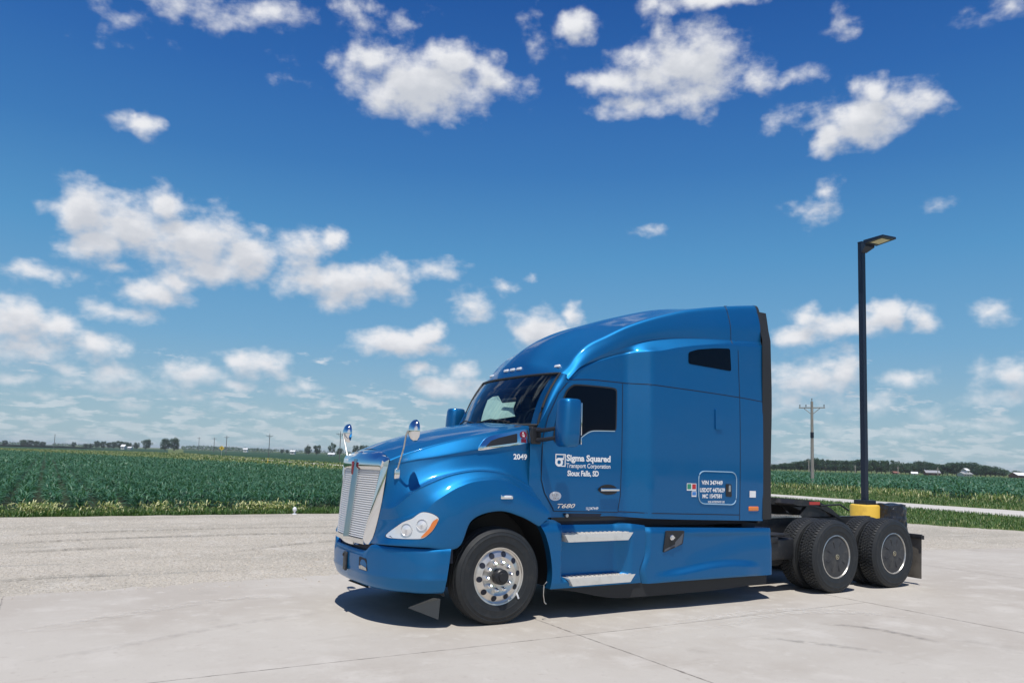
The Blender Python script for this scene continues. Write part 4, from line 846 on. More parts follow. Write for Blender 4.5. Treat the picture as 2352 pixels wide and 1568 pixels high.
gravel_m = gmat('crushed_gravel', [(.43, .395, .335), (.25, (.34, .315, .265), .42, .62, (.5, 1.4, 1)), (1.1, (.47, .44, .385), .5, .68), (.7, (.27, .26, .23), .58, .70, (.22, 2.6, 1)), (.8, (.30, .285, .25), .62, .68, (.12, 4.5, 1), -.12), (28, (.22, .20, .17), .52, .62), (24, (.58, .545, .49), .56, .68), (2.6, (.35, .32, .27), .56, .72), (60, (.58, .57, .55), .56, .7)], [(22, .55, .02), (70, .5, .01)])
road_m = gmat('pale_dirt_road', [(.52, .50, .47), (.3, (.43, .41, .38), .45, .65, (2, .2, 1)), (9, (.56, .545, .52), .55, .7)], [(20, .4, .02)])
ground_m = gmat('grassy_ground', [(.085, .125, .035), (.05, (.13, .15, .05), .45, .65), (.6, (.055, .10, .03), .5, .7), (6, (.14, .16, .06), .5, .7)], [(8, .8, .05)])
field_m = gmat('crop_field', [(.018, .058, .028), (.02, (.03, .075, .03), .4, .62, (1, .3, 1)), (1.2, (.012, .04, .02), .45, .65), (5, (.05, .10, .05), .55, .7)], [(6, .8, .08)])
soil_m = gmat('dark_soil', [(.030, .040, .022), (3, (.02, .035, .018), .4, .6)], [(14, .8, .04)])
def sheet(name, pts, z, m_, kind='structure', **k):
    me = bpy.data.meshes.new(name); me.from_pydata([(x, y, z) for x, y in pts], [], [tuple(range(len(pts)))]); me.update()
    if me.polygons[0].normal.z < 0: me.flip_normals()
    me.materials.append(m_); o = bpy.data.objects.new(name, me); C.objects.link(o); o['kind'] = kind; return o
sheet('ground', [(-3500, -600), (3500, -600), (3500, 6500), (-3500, 6500)], 0-.03, ground_m)
def wob(pts, n=10, a=.12, seed=1):
    r_ = random.Random(seed); out = []
    for (x0, y0), (x1, y1) in zip(pts[:-1], pts[1:]):
        for k in range(n): t_ = k/n; out.append((x0+(x1-x0)*t_+r_.uniform(-a, a), y0+(y1-y0)*t_+r_.uniform(-a, a)))
    return out+[pts[-1]]
edge = wob([(-40, 14.2), (-5.1, 14.0), (3, 14.1), (9, 13.9), (14, 13.2), (18, 11.6), (19.6, 9.8), (20.2, 8.2), (20.9, 5.9), (21.9, 4.2), (24.5, 0), (27, -8), (29, -20)], 14, .12)
sheet('gravel_yard', edge+[(-40, -20)], -.012, gravel_m)
cedge = wob([(-40, 2.2), (-4.6, 2.38), (-.5, 2.75), (4, 2.5), (9, 2.3), (12.3, 2.05), (16, 1.4), (30, .2)], 30, .06, 3)
sheet('concrete_yard', cedge+[(30, -30), (-40, -30)], 0.0, concrete_m)
joint_m = mat('joint_filler', (.20, .18, .16), .9, noise=(9, (.40, .37, .33), .45, .6, 3))
def joint(x0, y0, x1, y1, wd, seed):
    r_ = random.Random(seed); n = int(math.hypot(x1-x0, y1-y0)/.06); V = []; d = Vector((x1-x0, y1-y0)).normalized(); q = Vector((-d.y, d.x)); off_ = 0
    for i in range(n+1):
        t_ = i/n; off_ += r_.uniform(-.002, .002); off_ *= .96; h_ = wd*r_.uniform(.35, 1.0)/2*(1+(r_.random() < .03)*1.5); cx, cy = x0+(x1-x0)*t_+q.x*off_, y0+(y1-y0)*t_+q.y*off_
        V.append([(cx+q.x*h_, cy+q.y*h_, .002), (cx-q.x*h_, cy-q.y*h_, .002)])
    o = MB().grid(V, flip=True).build('pavement_joint', joint_m, None, smooth=False); o['kind'] = 'structure'
joint(-4.55, 2.35, -4.5, -12, .016, 1); joint(.55, 2.4, .50, -12, .020, 2); joint(5.25, 2.2, 5.2, -12, .016, 3); joint(10, 2.1, 10, -12, .014, 6)
joint(-12, -2.05, 5.2, -1.85, .008, 4); joint(5.2, -3.9, 20, -3.8, .010, 5)
def mark(pts, wd, col, amt, seed):                 # faint dust or rubber trace, worn through by noise
    m = bpy.data.materials.new('ground_mark'); m.use_nodes = True; t = m.node_tree; b = t.nodes['Principled BSDF']; b.inputs['Base Color'].default_value = (*col, 1); b.inputs['Roughness'].default_value = .95
    nz = N(t, 'ShaderNodeTexNoise'); nz.inputs['Scale'].default_value = 9; nz.inputs['Detail'].default_value = 8; tcn = N(t, 'ShaderNodeTexCoord'); t.links.new(tcn.outputs['Object'], nz.inputs['Vector'])
    at_ = N(t, 'ShaderNodeAttribute'); at_.attribute_name = 'edge'; mr_ = N(t, 'ShaderNodeMapRange'); mr_.inputs[1].default_value = .35; mr_.inputs[2].default_value = .7; mr_.inputs[4].default_value = amt; t.links.new(nz.outputs['Fac'], mr_.inputs[0])
    t.links.new(mth(t, 'MULTIPLY', mr_.outputs[0], at_.outputs['Fac']), b.inputs['Alpha'])
    P_ = crom(np.array(pts, float), 12); V = []; E = []
    for i, p in enumerate(P_):
        tg = P_[min(i+1, len(P_)-1)]-P_[max(i-1, 0)]; n_ = np.array((-tg[1], tg[0]))/np.hypot(*tg)
        V.append([(p[0]+n_[0]*wd*k, p[1]+n_[1]*wd*k, .004+seed*.0006) for k in (.5, .25, 0, -.25, -.5)]); e = min(1, 3*min(i, len(P_)-1-i)/len(P_)*2); E += [0, .8*e, e, .8*e, 0]
    o = MB().grid(V, flip=True).build('tyre_mark', m, None, smooth=False); o['kind'] = 'structure'
    a = o.data.attributes.new('edge', 'FLOAT', 'POINT'); a.data.foreach_set('value', E)
for i, (p_, wd, col, amt) in enumerate(MARKS): mark(p_, wd, col, amt, i)
sheet('dirt_road', wob([(35.4, -60), (35.5, 11), (35.2, 26), (34.5, 60), (33, 140), (32, 420)], 14, .15, 5)+wob([(29.5, 420), (29.5, 140), (30.5, 60), (31.8, 26), (30.2, 12), (29.3, 5), (28, -20), (27, -60)], 14, .2, 6), -.018, road_m)
sheet('left_field', [(-400, 15.6), (21, 15.6)]+[at(a, b) for a, b in ((1200, 42), (950, 52), (780, 64), (600, 84), (408, 98), (200, 120), (0, 146), (-300, 175))]+[(-400, 150)], -.02, soil_m)
sheet('right_field', [(45, -70), (45, 60)]+[at(a, 170) for a in (1500, 1700, 1900, 2100, 2300, 2600)], -.02, soil_m)
sheet('far_field', [at(a, b) for a, b in ((-900, 330), (0, 290), (250, 300), (395, 300), (395, 900), (-900, 900))], -.015, field_m)
sheet('far_field', [at(a, b) for a, b in ((430, 300), (500, 225), (600, 180), (780, 130), (1000, 110), (1400, 150), (1400, 900), (430, 900))], -.015, field_m)
sheet('far_field', [(-1500, 500), (25, 490), (20, 2600), (-1500, 2600)], -.015, field_m)
# ---------------------------------------------------------------- leaves: one big numpy strip mesh
def strips(name, base, azm, length, width, lift, droop, seg, mats, mi=None, label=None, cat=None, kind='stuff', twist=None):
    n = len(base); t = np.linspace(0, 1, seg+1); ang = lift[:, None]-droop[:, None]*t[None]; ds = (length/seg)[:, None]
    h = np.concatenate([np.zeros((n, 1)), np.cumsum(np.cos(ang[:, :-1])*ds, 1)], 1); v = np.concatenate([np.zeros((n, 1)), np.cumsum(np.sin(ang[:, :-1])*ds, 1)], 1)
    ca, sa = np.cos(azm)[:, None], np.sin(azm)[:, None]
    c = np.stack([base[:, 0:1]+h*ca, base[:, 1:2]+h*sa, base[:, 2:3]+v], -1)
    prof = np.maximum(np.sin(np.pi*(t*.86+.14))**.8, .04); wv = width[:, None]*prof[None]/2
    side_ = np.stack([-sa*wv, ca*wv, .25*wv], -1) if twist is None else np.stack([-sa*wv*np.cos(twist)[:, None], ca*wv*np.cos(twist)[:, None], wv*np.sin(twist)[:, None]], -1)
    P = np.stack([c-side_, c+side_], 2).reshape(n, -1, 3); nv = P.shape[1]
    q = np.array([[2*i, 2*i+1, 2*i+3, 2*i+2] for i in range(seg)]); F = (np.arange(n)[:, None, None]*nv+q[None]).reshape(-1, 4)
    me = bpy.data.meshes.new(name); me.vertices.add(n*nv); me.vertices.foreach_set('co', P.reshape(-1).astype(np.float32)); nf = len(F)
    me.loops.add(nf*4); me.loops.foreach_set('vertex_index', F.reshape(-1).astype(np.int32)); me.polygons.add(nf); me.polygons.foreach_set('loop_start', np.arange(0, nf*4, 4, dtype=np.int32)); me.polygons.foreach_set('loop_total', np.full(nf, 4, dtype=np.int32))
    for m_ in mats: me.materials.append(m_)
    if mi is not None: me.polygons.foreach_set('material_index', np.repeat(mi, seg).astype(np.int32))
    me.update(calc_edges=True); me.validate()
    if label is None: return me
    o = bpy.data.objects.new(name, me); C.objects.link(o); tag(o, label, cat, None, kind); return o
def leafmat(name, col, col2, sc=3, rough=.5):
    m = mat(name, col, rough, spec=.4, noise=(sc, col2, .35, .65, 3)); t = m.node_tree; b = t.nodes['Principled BSDF']; out = [n for n in t.nodes if n.type == 'OUTPUT_MATERIAL'][0]
    tl = N(t, 'ShaderNodeBsdfTranslucent'); tl.inputs[0].default_value = (col[0]*1.3, col[1]*1.5, col[2]*.7, 1); mxs = N(t, 'ShaderNodeMixShader'); mxs.inputs[0].default_value = .22
    t.links.new(b.outputs[0], mxs.inputs[1]); t.links.new(tl.outputs[0], mxs.inputs[2]); t.links.new(mxs.outputs[0], out.inputs[0]); return m
corn1 = leafmat('corn_leaf', (.034, .122, .066), (.050, .150, .080)); corn2 = leafmat('corn_leaf_pale', (.10, .215, .13), (.07, .17, .10)); corn3 = leafmat('corn_leaf_deep', (.018, .075, .043), (.023, .09, .05))
grs1 = leafmat('grass_green', (.07, .15, .03), (.11, .19, .05), .8); grs2 = leafmat('grass_straw', (.36, .36, .17), (.26, .29, .12), .8); grs3 = leafmat('grass_dark', (.035, .09, .025), (.06, .12, .035), .8)
tan_m = leafmat('seed_head', (.66, .64, .36), (.52, .54, .26), 6)
def U(n, a, b): return rng.uniform(a, b, n)
def corn(name, pos, nl, seg, hs, label, lw=1.0):
    n = len(pos); hh = hs*U(n, .8, 1.15); B_ = np.repeat(pos, nl, 0); H = np.repeat(hh, nl); k = np.tile(np.arange(nl)/nl, n)
    base = np.stack([B_[:, 0], B_[:, 1], H*(.06+.70*k)], 1); azm = np.repeat(U(n, 0, 6.28), nl)+np.tile(np.arange(nl)*math.pi, n)+U(n*nl, -.5, .5)
    mi = rng.choice([0, 0, 0, 1, 1, 2], n*nl)
    return strips(name, base, azm, H*U(n*nl, .55, .85), H*U(n*nl, .05, .085)*lw, U(n*nl, .75, 1.35), U(n*nl, 1.3, 2.6), seg, [corn1, corn2, corn3], mi, label, 'crop', twist=U(n*nl, -.5, .5))
def rows_field(x0, x1, y0, y1, dx, dy, keep=None):
    xs = np.arange(x0, x1, dx); ys_ = np.arange(y0, y1, dy); X, Yg = np.meshgrid(xs, ys_); X = X.ravel(); Yg = Yg.ravel(); X = X+rng.normal(0, .085, len(X)); Yg = Yg+rng.uniform(-dy*.4, dy*.4, len(Yg))
    P_ = np.stack([X, Yg], 1); return P_[keep(P_)] if keep is not None else P_
def infrust(P_, m=1.0):                             # crop only where the fields lie in sight
    d = P_-np.array([CAM.x, CAM.y]); z = d@np.array([cf_.x, cf_.y]); s = d@np.array([.8600, -.5097]); return (z > 1) & (np.abs(s) < z*.70*m+4)
def zpx(P_):
    d = P_-np.array([CAM.x, CAM.y]); z = d@np.array([cf_.x, cf_.y])/.9954; s = d@np.array([.8604, -.5099]); return z, 1176+1797.4*s/np.maximum(z, .1)
def k1(P_):
    z, px = zpx(P_); return infrust(P_) & (P_[:, 0] < 20+(P_[:, 1]-15)*.08) & (z < np.interp(px, [-300, 0, 200, 408, 600, 780, 950, 1200], [175, 146, 120, 98, 84, 64, 52, 42]))
corn('corn_crop', rows_field(-18, 28, 15.5, 50, .70, .125, k1), 11, 3, .46, 'young corn plants in rows filling the left field')
farm = [rows_field(-32, 35, 48, 175, .70, .36, k1)]
corn('corn_crop', np.concatenate(farm), 5, 3, .56, 'distant corn plants in the far part of the left field', 1.7)
k2 = lambda P_: infrust(P_, .95) & (np.array((P_-np.array([CAM.x, CAM.y]))@np.array([.8600, -.5097])) > .24*(P_-np.array([CAM.x, CAM.y]))@np.array([cf_.x, cf_.y]))
rp = [q[zpx(q)[0] < 168] for q in (rows_field(45.5, 90, -5, 75, .76, .40, k2), rows_field(90, 170, 0, 140, .9, .8, k2))]
corn('corn_crop', np.concatenate(rp), 5, 3, .80, 'green corn plants filling the field beyond the dirt road', 1.7)
# ---- grass and weeds
def grass(name, P_, h0, h1, mi_p, label, wd=(.006, .012), seg=2, lean=(.9, 1.5), cat='grass'):
    n = len(P_); mi = rng.choice(len(mi_p), n, p=mi_p)
    return strips(name, np.stack([P_[:, 0], P_[:, 1], np.full(n, -.02)], 1), U(n, 0, 6.28), U(n, h0, h1), U(n, *wd), U(n, *lean), U(n, .1, 1.0), seg, [grs1, grs2, grs3, tan_m], mi, label, cat)
P_ = np.stack([U(30000, -14, 13), 14.15+np.abs(rng.normal(0, .75, 30000))], 1)
grass('weed_strip', P_, .05, .20, [.60, .05, .35, 0], 'green weeds and grass along the left edge of the gravel', (.012, .03))
# pale flowering clumps in the weeds
cl = []
for px, n in ((15, 3), (50, 3), (82, 7), (97, 9), (110, 8), (128, 6), (142, 5), (155, 3), (220, 4), (262, 5), (275, 6), (288, 5), (366, 6), (382, 8), (398, 7), (430, 3), (468, 5), (484, 6), (527, 3), (572, 7), (588, 10), (604, 9), (616, 6), (632, 7), (648, 9), (664, 8), (676, 5), (690, 4), (704, 4)):
    a_ = math.atan2(cf_.x, cf_.y)+math.atan((px-1176)/1797.4); y = 14.45+.35*rnd.random(); x = CAM.x+(y-CAM.y)*math.tan(a_)
    if y < 14.35: y = 14.35
    for _ in range(n*14): cl.append((x+rnd.gauss(0, .13), y+rnd.gauss(.10, .14)))
cl = np.array(cl); n = len(cl)
strips('flowering_weeds', np.stack([cl[:, 0], cl[:, 1], U(n, 0, 1)**1.5*.26], 1), U(n, 0, 6.28), U(n, .07, .17), U(n, .018, .04), U(n, .3, 1.5), U(n, .2, 1.8), 3, [grs1, tan_m, grs2], rng.choice(3, n, p=[.3, .45, .25]), 'pale yellow flowering weeds in clumps between gravel and corn', 'weeds')
P_ = np.stack([U(60000, 19.4, 31), U(60000, -8, 28)], 1); e_ = np.interp(P_[:, 1], [-8, 0, 4.2, 5.9, 8.2, 9.8, 11.6, 13.2, 14, 30], [27, 24.6, 22, 21, 20.4, 19.9, 18.3, 14.5, 9, 9]); P_ = P_[(P_[:, 0] > e_+U(len(P_), -.1, .25)) & (P_[:, 0] < np.interp(P_[:, 1], [-8, 5, 12, 26], [28.5, 29.3, 30.2, 31.8]))]
grass('verge_grass', P_, .06, .17, [.62, .10, .28, 0], 'mown green grass verge between the gravel and dirt road', (.014, .03))
P_ = np.stack([35.6+U(60000, 0, 1)**.9*10.5, U(60000, -12, 60)], 1)
grass('roadside_grass', P_, .08, .24, [.58, .16, .26, 0], 'rough grass growing beyond the dirt road', (.02, .045))
cl = []
for px, d_ in ((1800, 62), (1815, 63), (1835, 60), (1850, 61), (1880, 58), (1900, 60), (1925, 57), (1942, 56), (1995, 55), (2015, 54), (2030, 53), (2050, 53), (2068, 52), (2085, 51), (2100, 50), (2115, 50), (2260, 47), (2290, 47), (2330, 46)):
    x, y = at(px, d_)
    for _ in range(120): cl.append((x+rnd.gauss(0, .9), y+rnd.gauss(0, .9)))
cl = np.array(cl); n = len(cl)
strips('tall_weeds', np.stack([cl[:, 0], cl[:, 1], U(n, 0, .3)], 1), U(n, 0, 6.28), U(n, .2, .42), U(n, .03, .07), U(n, .9, 1.5), U(n, .1, 1.2), 3, [grs1, tan_m, grs2], rng.choice(3, n, p=[.5, .15, .35]), 'tan seeding weeds in clumps at the right field edge', 'weeds')
P_ = np.stack([U(90000, -60, 70), U(90000, 40, 300)], 1); z_, px_ = zpx(P_); P_ = P_[infrust(P_) & (px_ < 1200) & (z_ > np.interp(px_, [-300, 0, 200, 408, 600, 780, 950, 1200], [176, 147, 121, 99, 85, 65, 53, 43])) & (z_ < np.interp(px_, [0, 400, 500, 600, 780, 1000], [285, 295, 225, 180, 130, 110])) & ((P_[:, 0] > 33.5) | (P_[:, 0] < 30))]
grass('verge_grass', P_, .12, .35, [.36, .5, .14, 0], 'long yellowish grass on both sides of the far road', (.12, .3))
# ---- loose stones on the gravel
st = []
P_ = np.stack([np.concatenate([U(17000, -7, 8), U(6000, 9, 24)]), np.concatenate([2.1+11.8*U(17000, 0, 1)**1.25, U(6000, 1.5, 11)])], 1)
lim = np.interp(P_[:, 0], [-7, 18, 19.6, 20.9, 21.9, 24], [14, 11.6, 9.8, 5.9, 4.2, 1]); P_ = P_[P_[:, 1] < lim]
w = MB()
for x, y in P_:
    s = rnd.choice((.010, .013, .016, .022, .03))*rnd.uniform(.7, 1.2); a = rnd.uniform(0, 3.1)
    w.add([(x+s*math.cos(a), y+s*math.sin(a), -.014), (x-s*.6*math.sin(a), y+s*.7*math.cos(a), -.014), (x-s*math.cos(a), y-s*math.sin(a), -.014), (x+s*.7*math.sin(a), y-s*.6*math.cos(a), -.014), (x, y, -.012+s*rnd.uniform(.5, 1))], [(0, 1, 4), (1, 2, 4), (2, 3, 4), (3, 0, 4)])
stm = mat('limestone_chips', (.50, .465, .41), .9, noise=(3, (.42, .385, .33), .4, .6, 3))
tag(w.build('loose_stones', stm, None, smooth=False), 'loose pale limestone chips scattered over the gravel', 'gravel', None, 'stuff')
# ================================================================ LAMP, BAG, POLES, SIGNS
lx, ly = 13.3, 3.85
lp = empty('parking_lot_lamp', (lx, ly, 0)); tag(lp, 'tall dark square lamp post on a round yellow concrete base', 'lamp post')
yellow = mat('yellow_painted_concrete', (.78, .50, .06), .6, noise=(5, (.62, .38, .05), .55, .75), bump=(25, .2, .004)); navy = mat('dark_bronze_paint', (.010, .016, .035), .4)
w = MB().lathe([(.34, -.05), (.345, .83), (.33, .865), (.30, .875), (.0, .875)], (0, 0, 0), 40, axis='Z'); w.f = [q[::-1] for q in w.f]; w.build('base', yellow, lp)
w = MB().box((0, 0, .93), (.36, .36, .11)); w.box((0, 0, 4.2), (.125, .125, 6.6)); w.box((0, 0, 7.505), (.135, .135, .02)); w.build('post', navy, lp, smooth=False)
# shoebox head on a short arm, pointing to the yard's far right
w = MB(); hr = Matrix.Rotation(R(-96), 3, 'Z')
def LH(p): return tuple(hr @ Vector(p))
w.add([LH(p) for p in [(.07, -.09, 7.47), (.07, .09, 7.47), (.07, .09, 7.22), (.07, -.09, 7.22), (.26, -.16, 7.47), (.26, .16, 7.47), (.26, .16, 7.33), (.26, -.16, 7.33)]], [(0, 4, 5, 1), (1, 5, 6, 2), (2, 6, 7, 3), (3, 7, 4, 0), (0, 1, 2, 3), (4, 7, 6, 5)])
w.add([LH(p) for p in [(.26, -.23, 7.47), (.26, .23, 7.47), (.84, .23, 7.47), (.84, -.23, 7.47), (.26, -.23, 7.38), (.26, .23, 7.38), (.84, .23, 7.42), (.84, -.23, 7.42)]], [(0, 3, 2, 1), (4, 5, 6, 7), (0, 1, 5, 4), (1, 2, 6, 5), (2, 3, 7, 6), (3, 0, 4, 7)]); lh = w.build('lamp_head', navy, lp, smooth=False)
w = MB().add([LH(p) for p in [(.40, -.15, 7.386), (.40, .15, 7.386), (.74, .15, 7.409), (.74, -.15, 7.409)]], [(0, 1, 2, 3)]); w.build('lamp_lens', mat('yellowed_lens', (.55, .50, .30), .4), lh, smooth=False)
# covered bin beside the lamp
w = MB(); P = []; bagm = mat('black_plastic_sheet', (.012, .015, .022), .28, noise=(6, (.03, .035, .05), .5, .7), bump=(9, .9, .05))
for z in np.linspace(0, .90, 22):
    ring = []
    for a in np.linspace(0, 2*math.pi, 61):
        r_ = .345+.010*math.sin(7*a+z*9)+.008*math.sin(13*a-z*17)+(.018*math.sin(3*a+2) if z > .5 else 0)+(.02 if abs(z-.56) < .03 else 0)
        if z > .84: r_ *= .96
        ring.append((r_*math.cos(a), r_*math.sin(a), z+(.02*math.sin(3*a) if z > .8 else 0)))
    P.append(ring)
P.append([(x*.8, y*.8, z+.012) for x, y, z in P[-1]]); P.append([(x*.05, y*.05, z-.03) for x, y, z in P[-1]])
w.grid(np.array(P)); bg = w.build('covered_bin', bagm, None, sharp=60); bg.location = (13.75, 3.45, 0); tag(bg, 'round bin wrapped in wrinkled black plastic beside the yellow base', 'bin')
wood = mat('weathered_pole_wood', (.38, .35, .31), .85, noise=(4, (.26, .235, .2), .4, .65, 4, (6, 6, .4))); darkwood = mat('dark_pole_wood', (.13, .13, .135), .85); pcl = mat('porcelain', (.3, .32, .34), .3)
def pole(x, y, h, r_, m_, label, group=None, arm=True, rz=0, band=False):
    t_ = empty('utility_pole', (x, y, 0), rz); tag(t_, label, 'utility pole', group)
    MB().tube([(0, 0, -.1), (0, 0, h*.5), (0, 0, h)], [r_, r_*.85, r_*.7], 10).build('pole', m_, t_)
    if arm:
        a = h*.145; w = MB().box((0, 0, h-.55), (2*a, .09, .09)); 
        for s in (-1, 1): w.tube([(s*a*.6, 0, h-.6), (0, 0, h-1.15)], .028, 5)
        w.build('crossarm', m_, t_, smooth=False)
        for s in (-.92, -.45, .92, .0):
            w = MB().tube([(s*a, 0, h-.5+(.5 if s == 0 else 0)), (s*a, 0, h-.28+(.55 if s == 0 else 0))], [.035, .06], 6); w.build('insulator', pcl, t_)
    if band: MB().tube([(0, 0, h*.575), (0, 0, h*.64)], r_*.95, 10).build('dark_band', gap_m, t_)
    return t_
bx_, by_ = at(1868, 68); pole(bx_, by_, hgt(1866, 922, 68), .155, wood, 'tall weathered wooden utility pole with crossarm beyond the dirt road', None, True, R(-58), True)
for px, ty, d_, wd_ in ((134, 997, 420, 0), (410, 1003, 520, 0), (464, 1004, 480, 1), (499, 1005, 420, 1), (527, 1001, 330, 1), (625, 997, 230, 1), (787, 992, 185, 1)):
    x, y = at(px, d_); lab = {134: 'bare thin pole standing alone over the far left field', 410: 'distant utility pole in front of the dark round tree', 464: 'small distant utility pole just right of the dark round tree', 499: 'distant utility pole second to the left of the yellow sign', 527: 'utility pole just right of the yellow road sign', 625: 'utility pole with crossarm standing above the far road verge', 787: 'utility pole half hidden by the chrome hood mirror'}[px]
    pole(x, y, hgt(px, ty, d_), .12 if d_ < 300 else .17, darkwood, lab, 'utility poles along the far road', bool(wd_), R(-25))
for px, ty, d_ in ((1860, 1056, 275), (1966, 1068, 275), (2064, 1071, 275), (2155, 1073, 275), (714, 1020, 500)):
    x, y = at(px, d_); pole(x, y, hgt(px, ty, d_), .17, wood, {1860: 'small pale pole left of the lamp post before the wood', 1966: 'pale far pole just left of the dark lamp post', 2064: 'pale far pole right of the lamp post before the wood', 2155: 'pale far pole standing beside the low farm shed', 714: 'thin far pole beside the bushy trees left of the truck'}[px], 'far pale poles by the woods', True, R(-40))
# yellow warning sign
x, y = at(517, 226); t_ = empty('warning_sign', (x, y, 0), R(-20)); tag(t_, 'yellow diamond warning sign beside the far road', 'road sign')
MB().box((0, 0, 1.2), (.1, .08, 2.4)).build('post', satin, t_, smooth=False)
MB().add([(0, -.06, 1.45), (.75, -.06, 2.15), (0, -.06, 2.85), (-.75, -.06, 2.15), (0, -.04, 1.45), (.75, -.04, 2.15), (0, -.04, 2.85), (-.75, -.04, 2.15)], [(0, 1, 2, 3), (7, 6, 5, 4), (0, 4, 5, 1), (1, 5, 6, 2), (2, 6, 7, 3), (3, 7, 4, 0)]).build('panel', mat('yellow_sign', (.75, .52, .04), .5), t_, smooth=False)
MB().box((0, -.066, 2.15), (.14, .008, .6)).box((0, -.066, 2.22), (.5, .006, .14)).build('symbol', gap_m, t_, smooth=False)
x, y = at(624, 92); w = MB().tube([(0, 0, 0), (0, 0, .85)], .06, 8).lathe([(.06, .85), (.0, .9)], (0, 0, 0), 8, axis='Z'); o = w.build('marker_post', mat('yellow_marker', (.7, .5, .08), .5), None); o.location = (x, y, 0); tag(o, 'short yellow marker post in the grass at the corn edge', 'marker post')
w = MB().lathe([(.0, .0), (.07, .0), (.07, .015), (.02, .03), (.02, .07), (.035, .08), (.055, .11), (.06, .14), (.05, .18), (.02, .205), (.0, .21)], (0, 0, 0), 16, axis='Z'); w.f = [q[::-1] for q in w.f]; o = w.build('white_marker_cap', white, None); o.location = (1.95, 13.95, -.012); tag(o, 'small white round topped cap standing at the gravel edge', 'marker')
# ================================================================ TREES AND FARM BUILDINGS
bark = mat('tree_bark', (.09, .075, .06), .9)
lf = [leafmat('tree_leaf', (.034, .085, .048), (.05, .11, .055), .5), leafmat('tree_leaf_light', (.06, .12, .06), (.05, .10, .055), .5), leafmat('tree_leaf_dark', (.022, .06, .040), (.03, .075, .045), .5)]
def tree_meshes(seed, sparse=False):                # unit tree: height 1, crown width 1
    r_ = np.random.default_rng(seed); clumps = []
    for _ in range(40 if not sparse else 16):
        z = r_.uniform(.22, .93); rad = .46*math.sqrt(max(.02, 1-((z-.56)/.47)**2))*r_.uniform(.35, 1.0); a = r_.uniform(0, 6.28); clumps.append((rad*math.cos(a), rad*math.sin(a), z, r_.uniform(.09, .18)))
    B_ = []; MI = []
    for cx, cy, cz, cr in clumps:
        k = int(75*cr/.12); d = r_.normal(size=(k, 3)); d /= np.linalg.norm(d, axis=1)[:, None]; rad = cr*r_.uniform(.55, 1.05, k)**.5; p = np.array((cx, cy, cz))+d*rad[:, None]*np.array((1, 1, .8)); B_.append(p); MI += list(r_.choice(3, k, p=[.5, .2, .3]))
    B_ = np.concatenate(B_); B_[:, 2] = np.maximum(B_[:, 2], .08); n = len(B_); s = lambda a, b: r_.uniform(a, b, n)
    cm = strips('crown', B_, s(0, 6.28), s(.055, .11), s(.05, .09), s(-.8, 1.5), s(-1, 1.5), 1, lf, np.array(MI), None, twist=s(-1, 1))
    w = MB().tube([(0, 0, 0), (.01, 0, .25), (-.01, .01, .5), (0, 0, .8)], [.035, .028, .02, .006], 7)
    for cx, cy, cz, cr in clumps[:7]: w.tube([(0, 0, cz*.45), (cx*.5, cy*.5, cz*.75), (cx, cy, cz)], [.014, .010, .004], 5)
    tmsh = w.mesh('trunk'); tmsh.materials.append(bark); return cm, tmsh
TM = [tree_meshes(i) for i in range(6)]+[tree_meshes(99, True)]
lf = [lf[0], lf[1], lf[1]]; TM += [tree_meshes(20+i) for i in range(3)]
def tree(px, ty, wpx, dist, label, group, k=None):
    h = hgt(px, ty, dist); wd = wpx*dist/1797.4; x, y = at(px, dist); t_ = empty('tree', (x, y, -.05), rnd.uniform(0, 6.28)); tag(t_, label, 'tree', group)
    cm, tmsh = TM[rnd.randrange(6) if k is None else k]
    for nme, me in (('crown', cm), ('trunk', tmsh)):
        o = bpy.data.objects.new(nme, me); C.objects.link(o); o.parent = t_; o.scale = (wd, wd, h)
wood_top = [(1781, 1064), (1811, 1062.5), (1847, 1057), (1873, 1053.6), (1903, 1056), (1939, 1055), (1962, 1057), (1996, 1053), (2016, 1058.7), (2044, 1057), (2083, 1064), (2116, 1059), (2149, 1065), (2185, 1061), (2221, 1060), (2252, 1065), (2275, 1070), (2300, 1077), (2312, 1083)]
p = 1786
while p < 2312:
    ty = np.interp(p, [a for a, b in wood_top], [b for a, b in wood_top])
    where = next(b for a, b in ((1862, 'at the left end of the right wood before the utility pole'), (1985, 'in the wood between the utility pole and the lamp post'), (2118, 'in the wood just right of the lamp post'), (2166, 'in the wood behind the grey roofed shed'), (2244, 'in the wood behind the white farmhouse'), (9999, 'at the tapering right end of the right wood')) if p < a)
    li = (1800 < p < 1835 or 2005 < p < 2110 or p > 2270) and rnd.random() < .75
    tree(p, ty+rnd.uniform(-1.5, 2.5), rnd.uniform(24, 38), rnd.uniform(300, 325), ('lighter green' if li else 'dark green')+' tree '+where, ('lighter' if li else 'dark')+' trees '+where, rnd.choice((7, 8, 9)) if li else None); p += rnd.uniform(9, 13)
tree(2336, 1081, 20, 310, 'tree behind the white roofed barn at the right edge', None); tree(1779, 1065, 14, 290, 'small tree at the left end of the right wood', None)
tree(2246, 1072, 14, 290, 'small tree just right of the white two storey farmhouse', None)
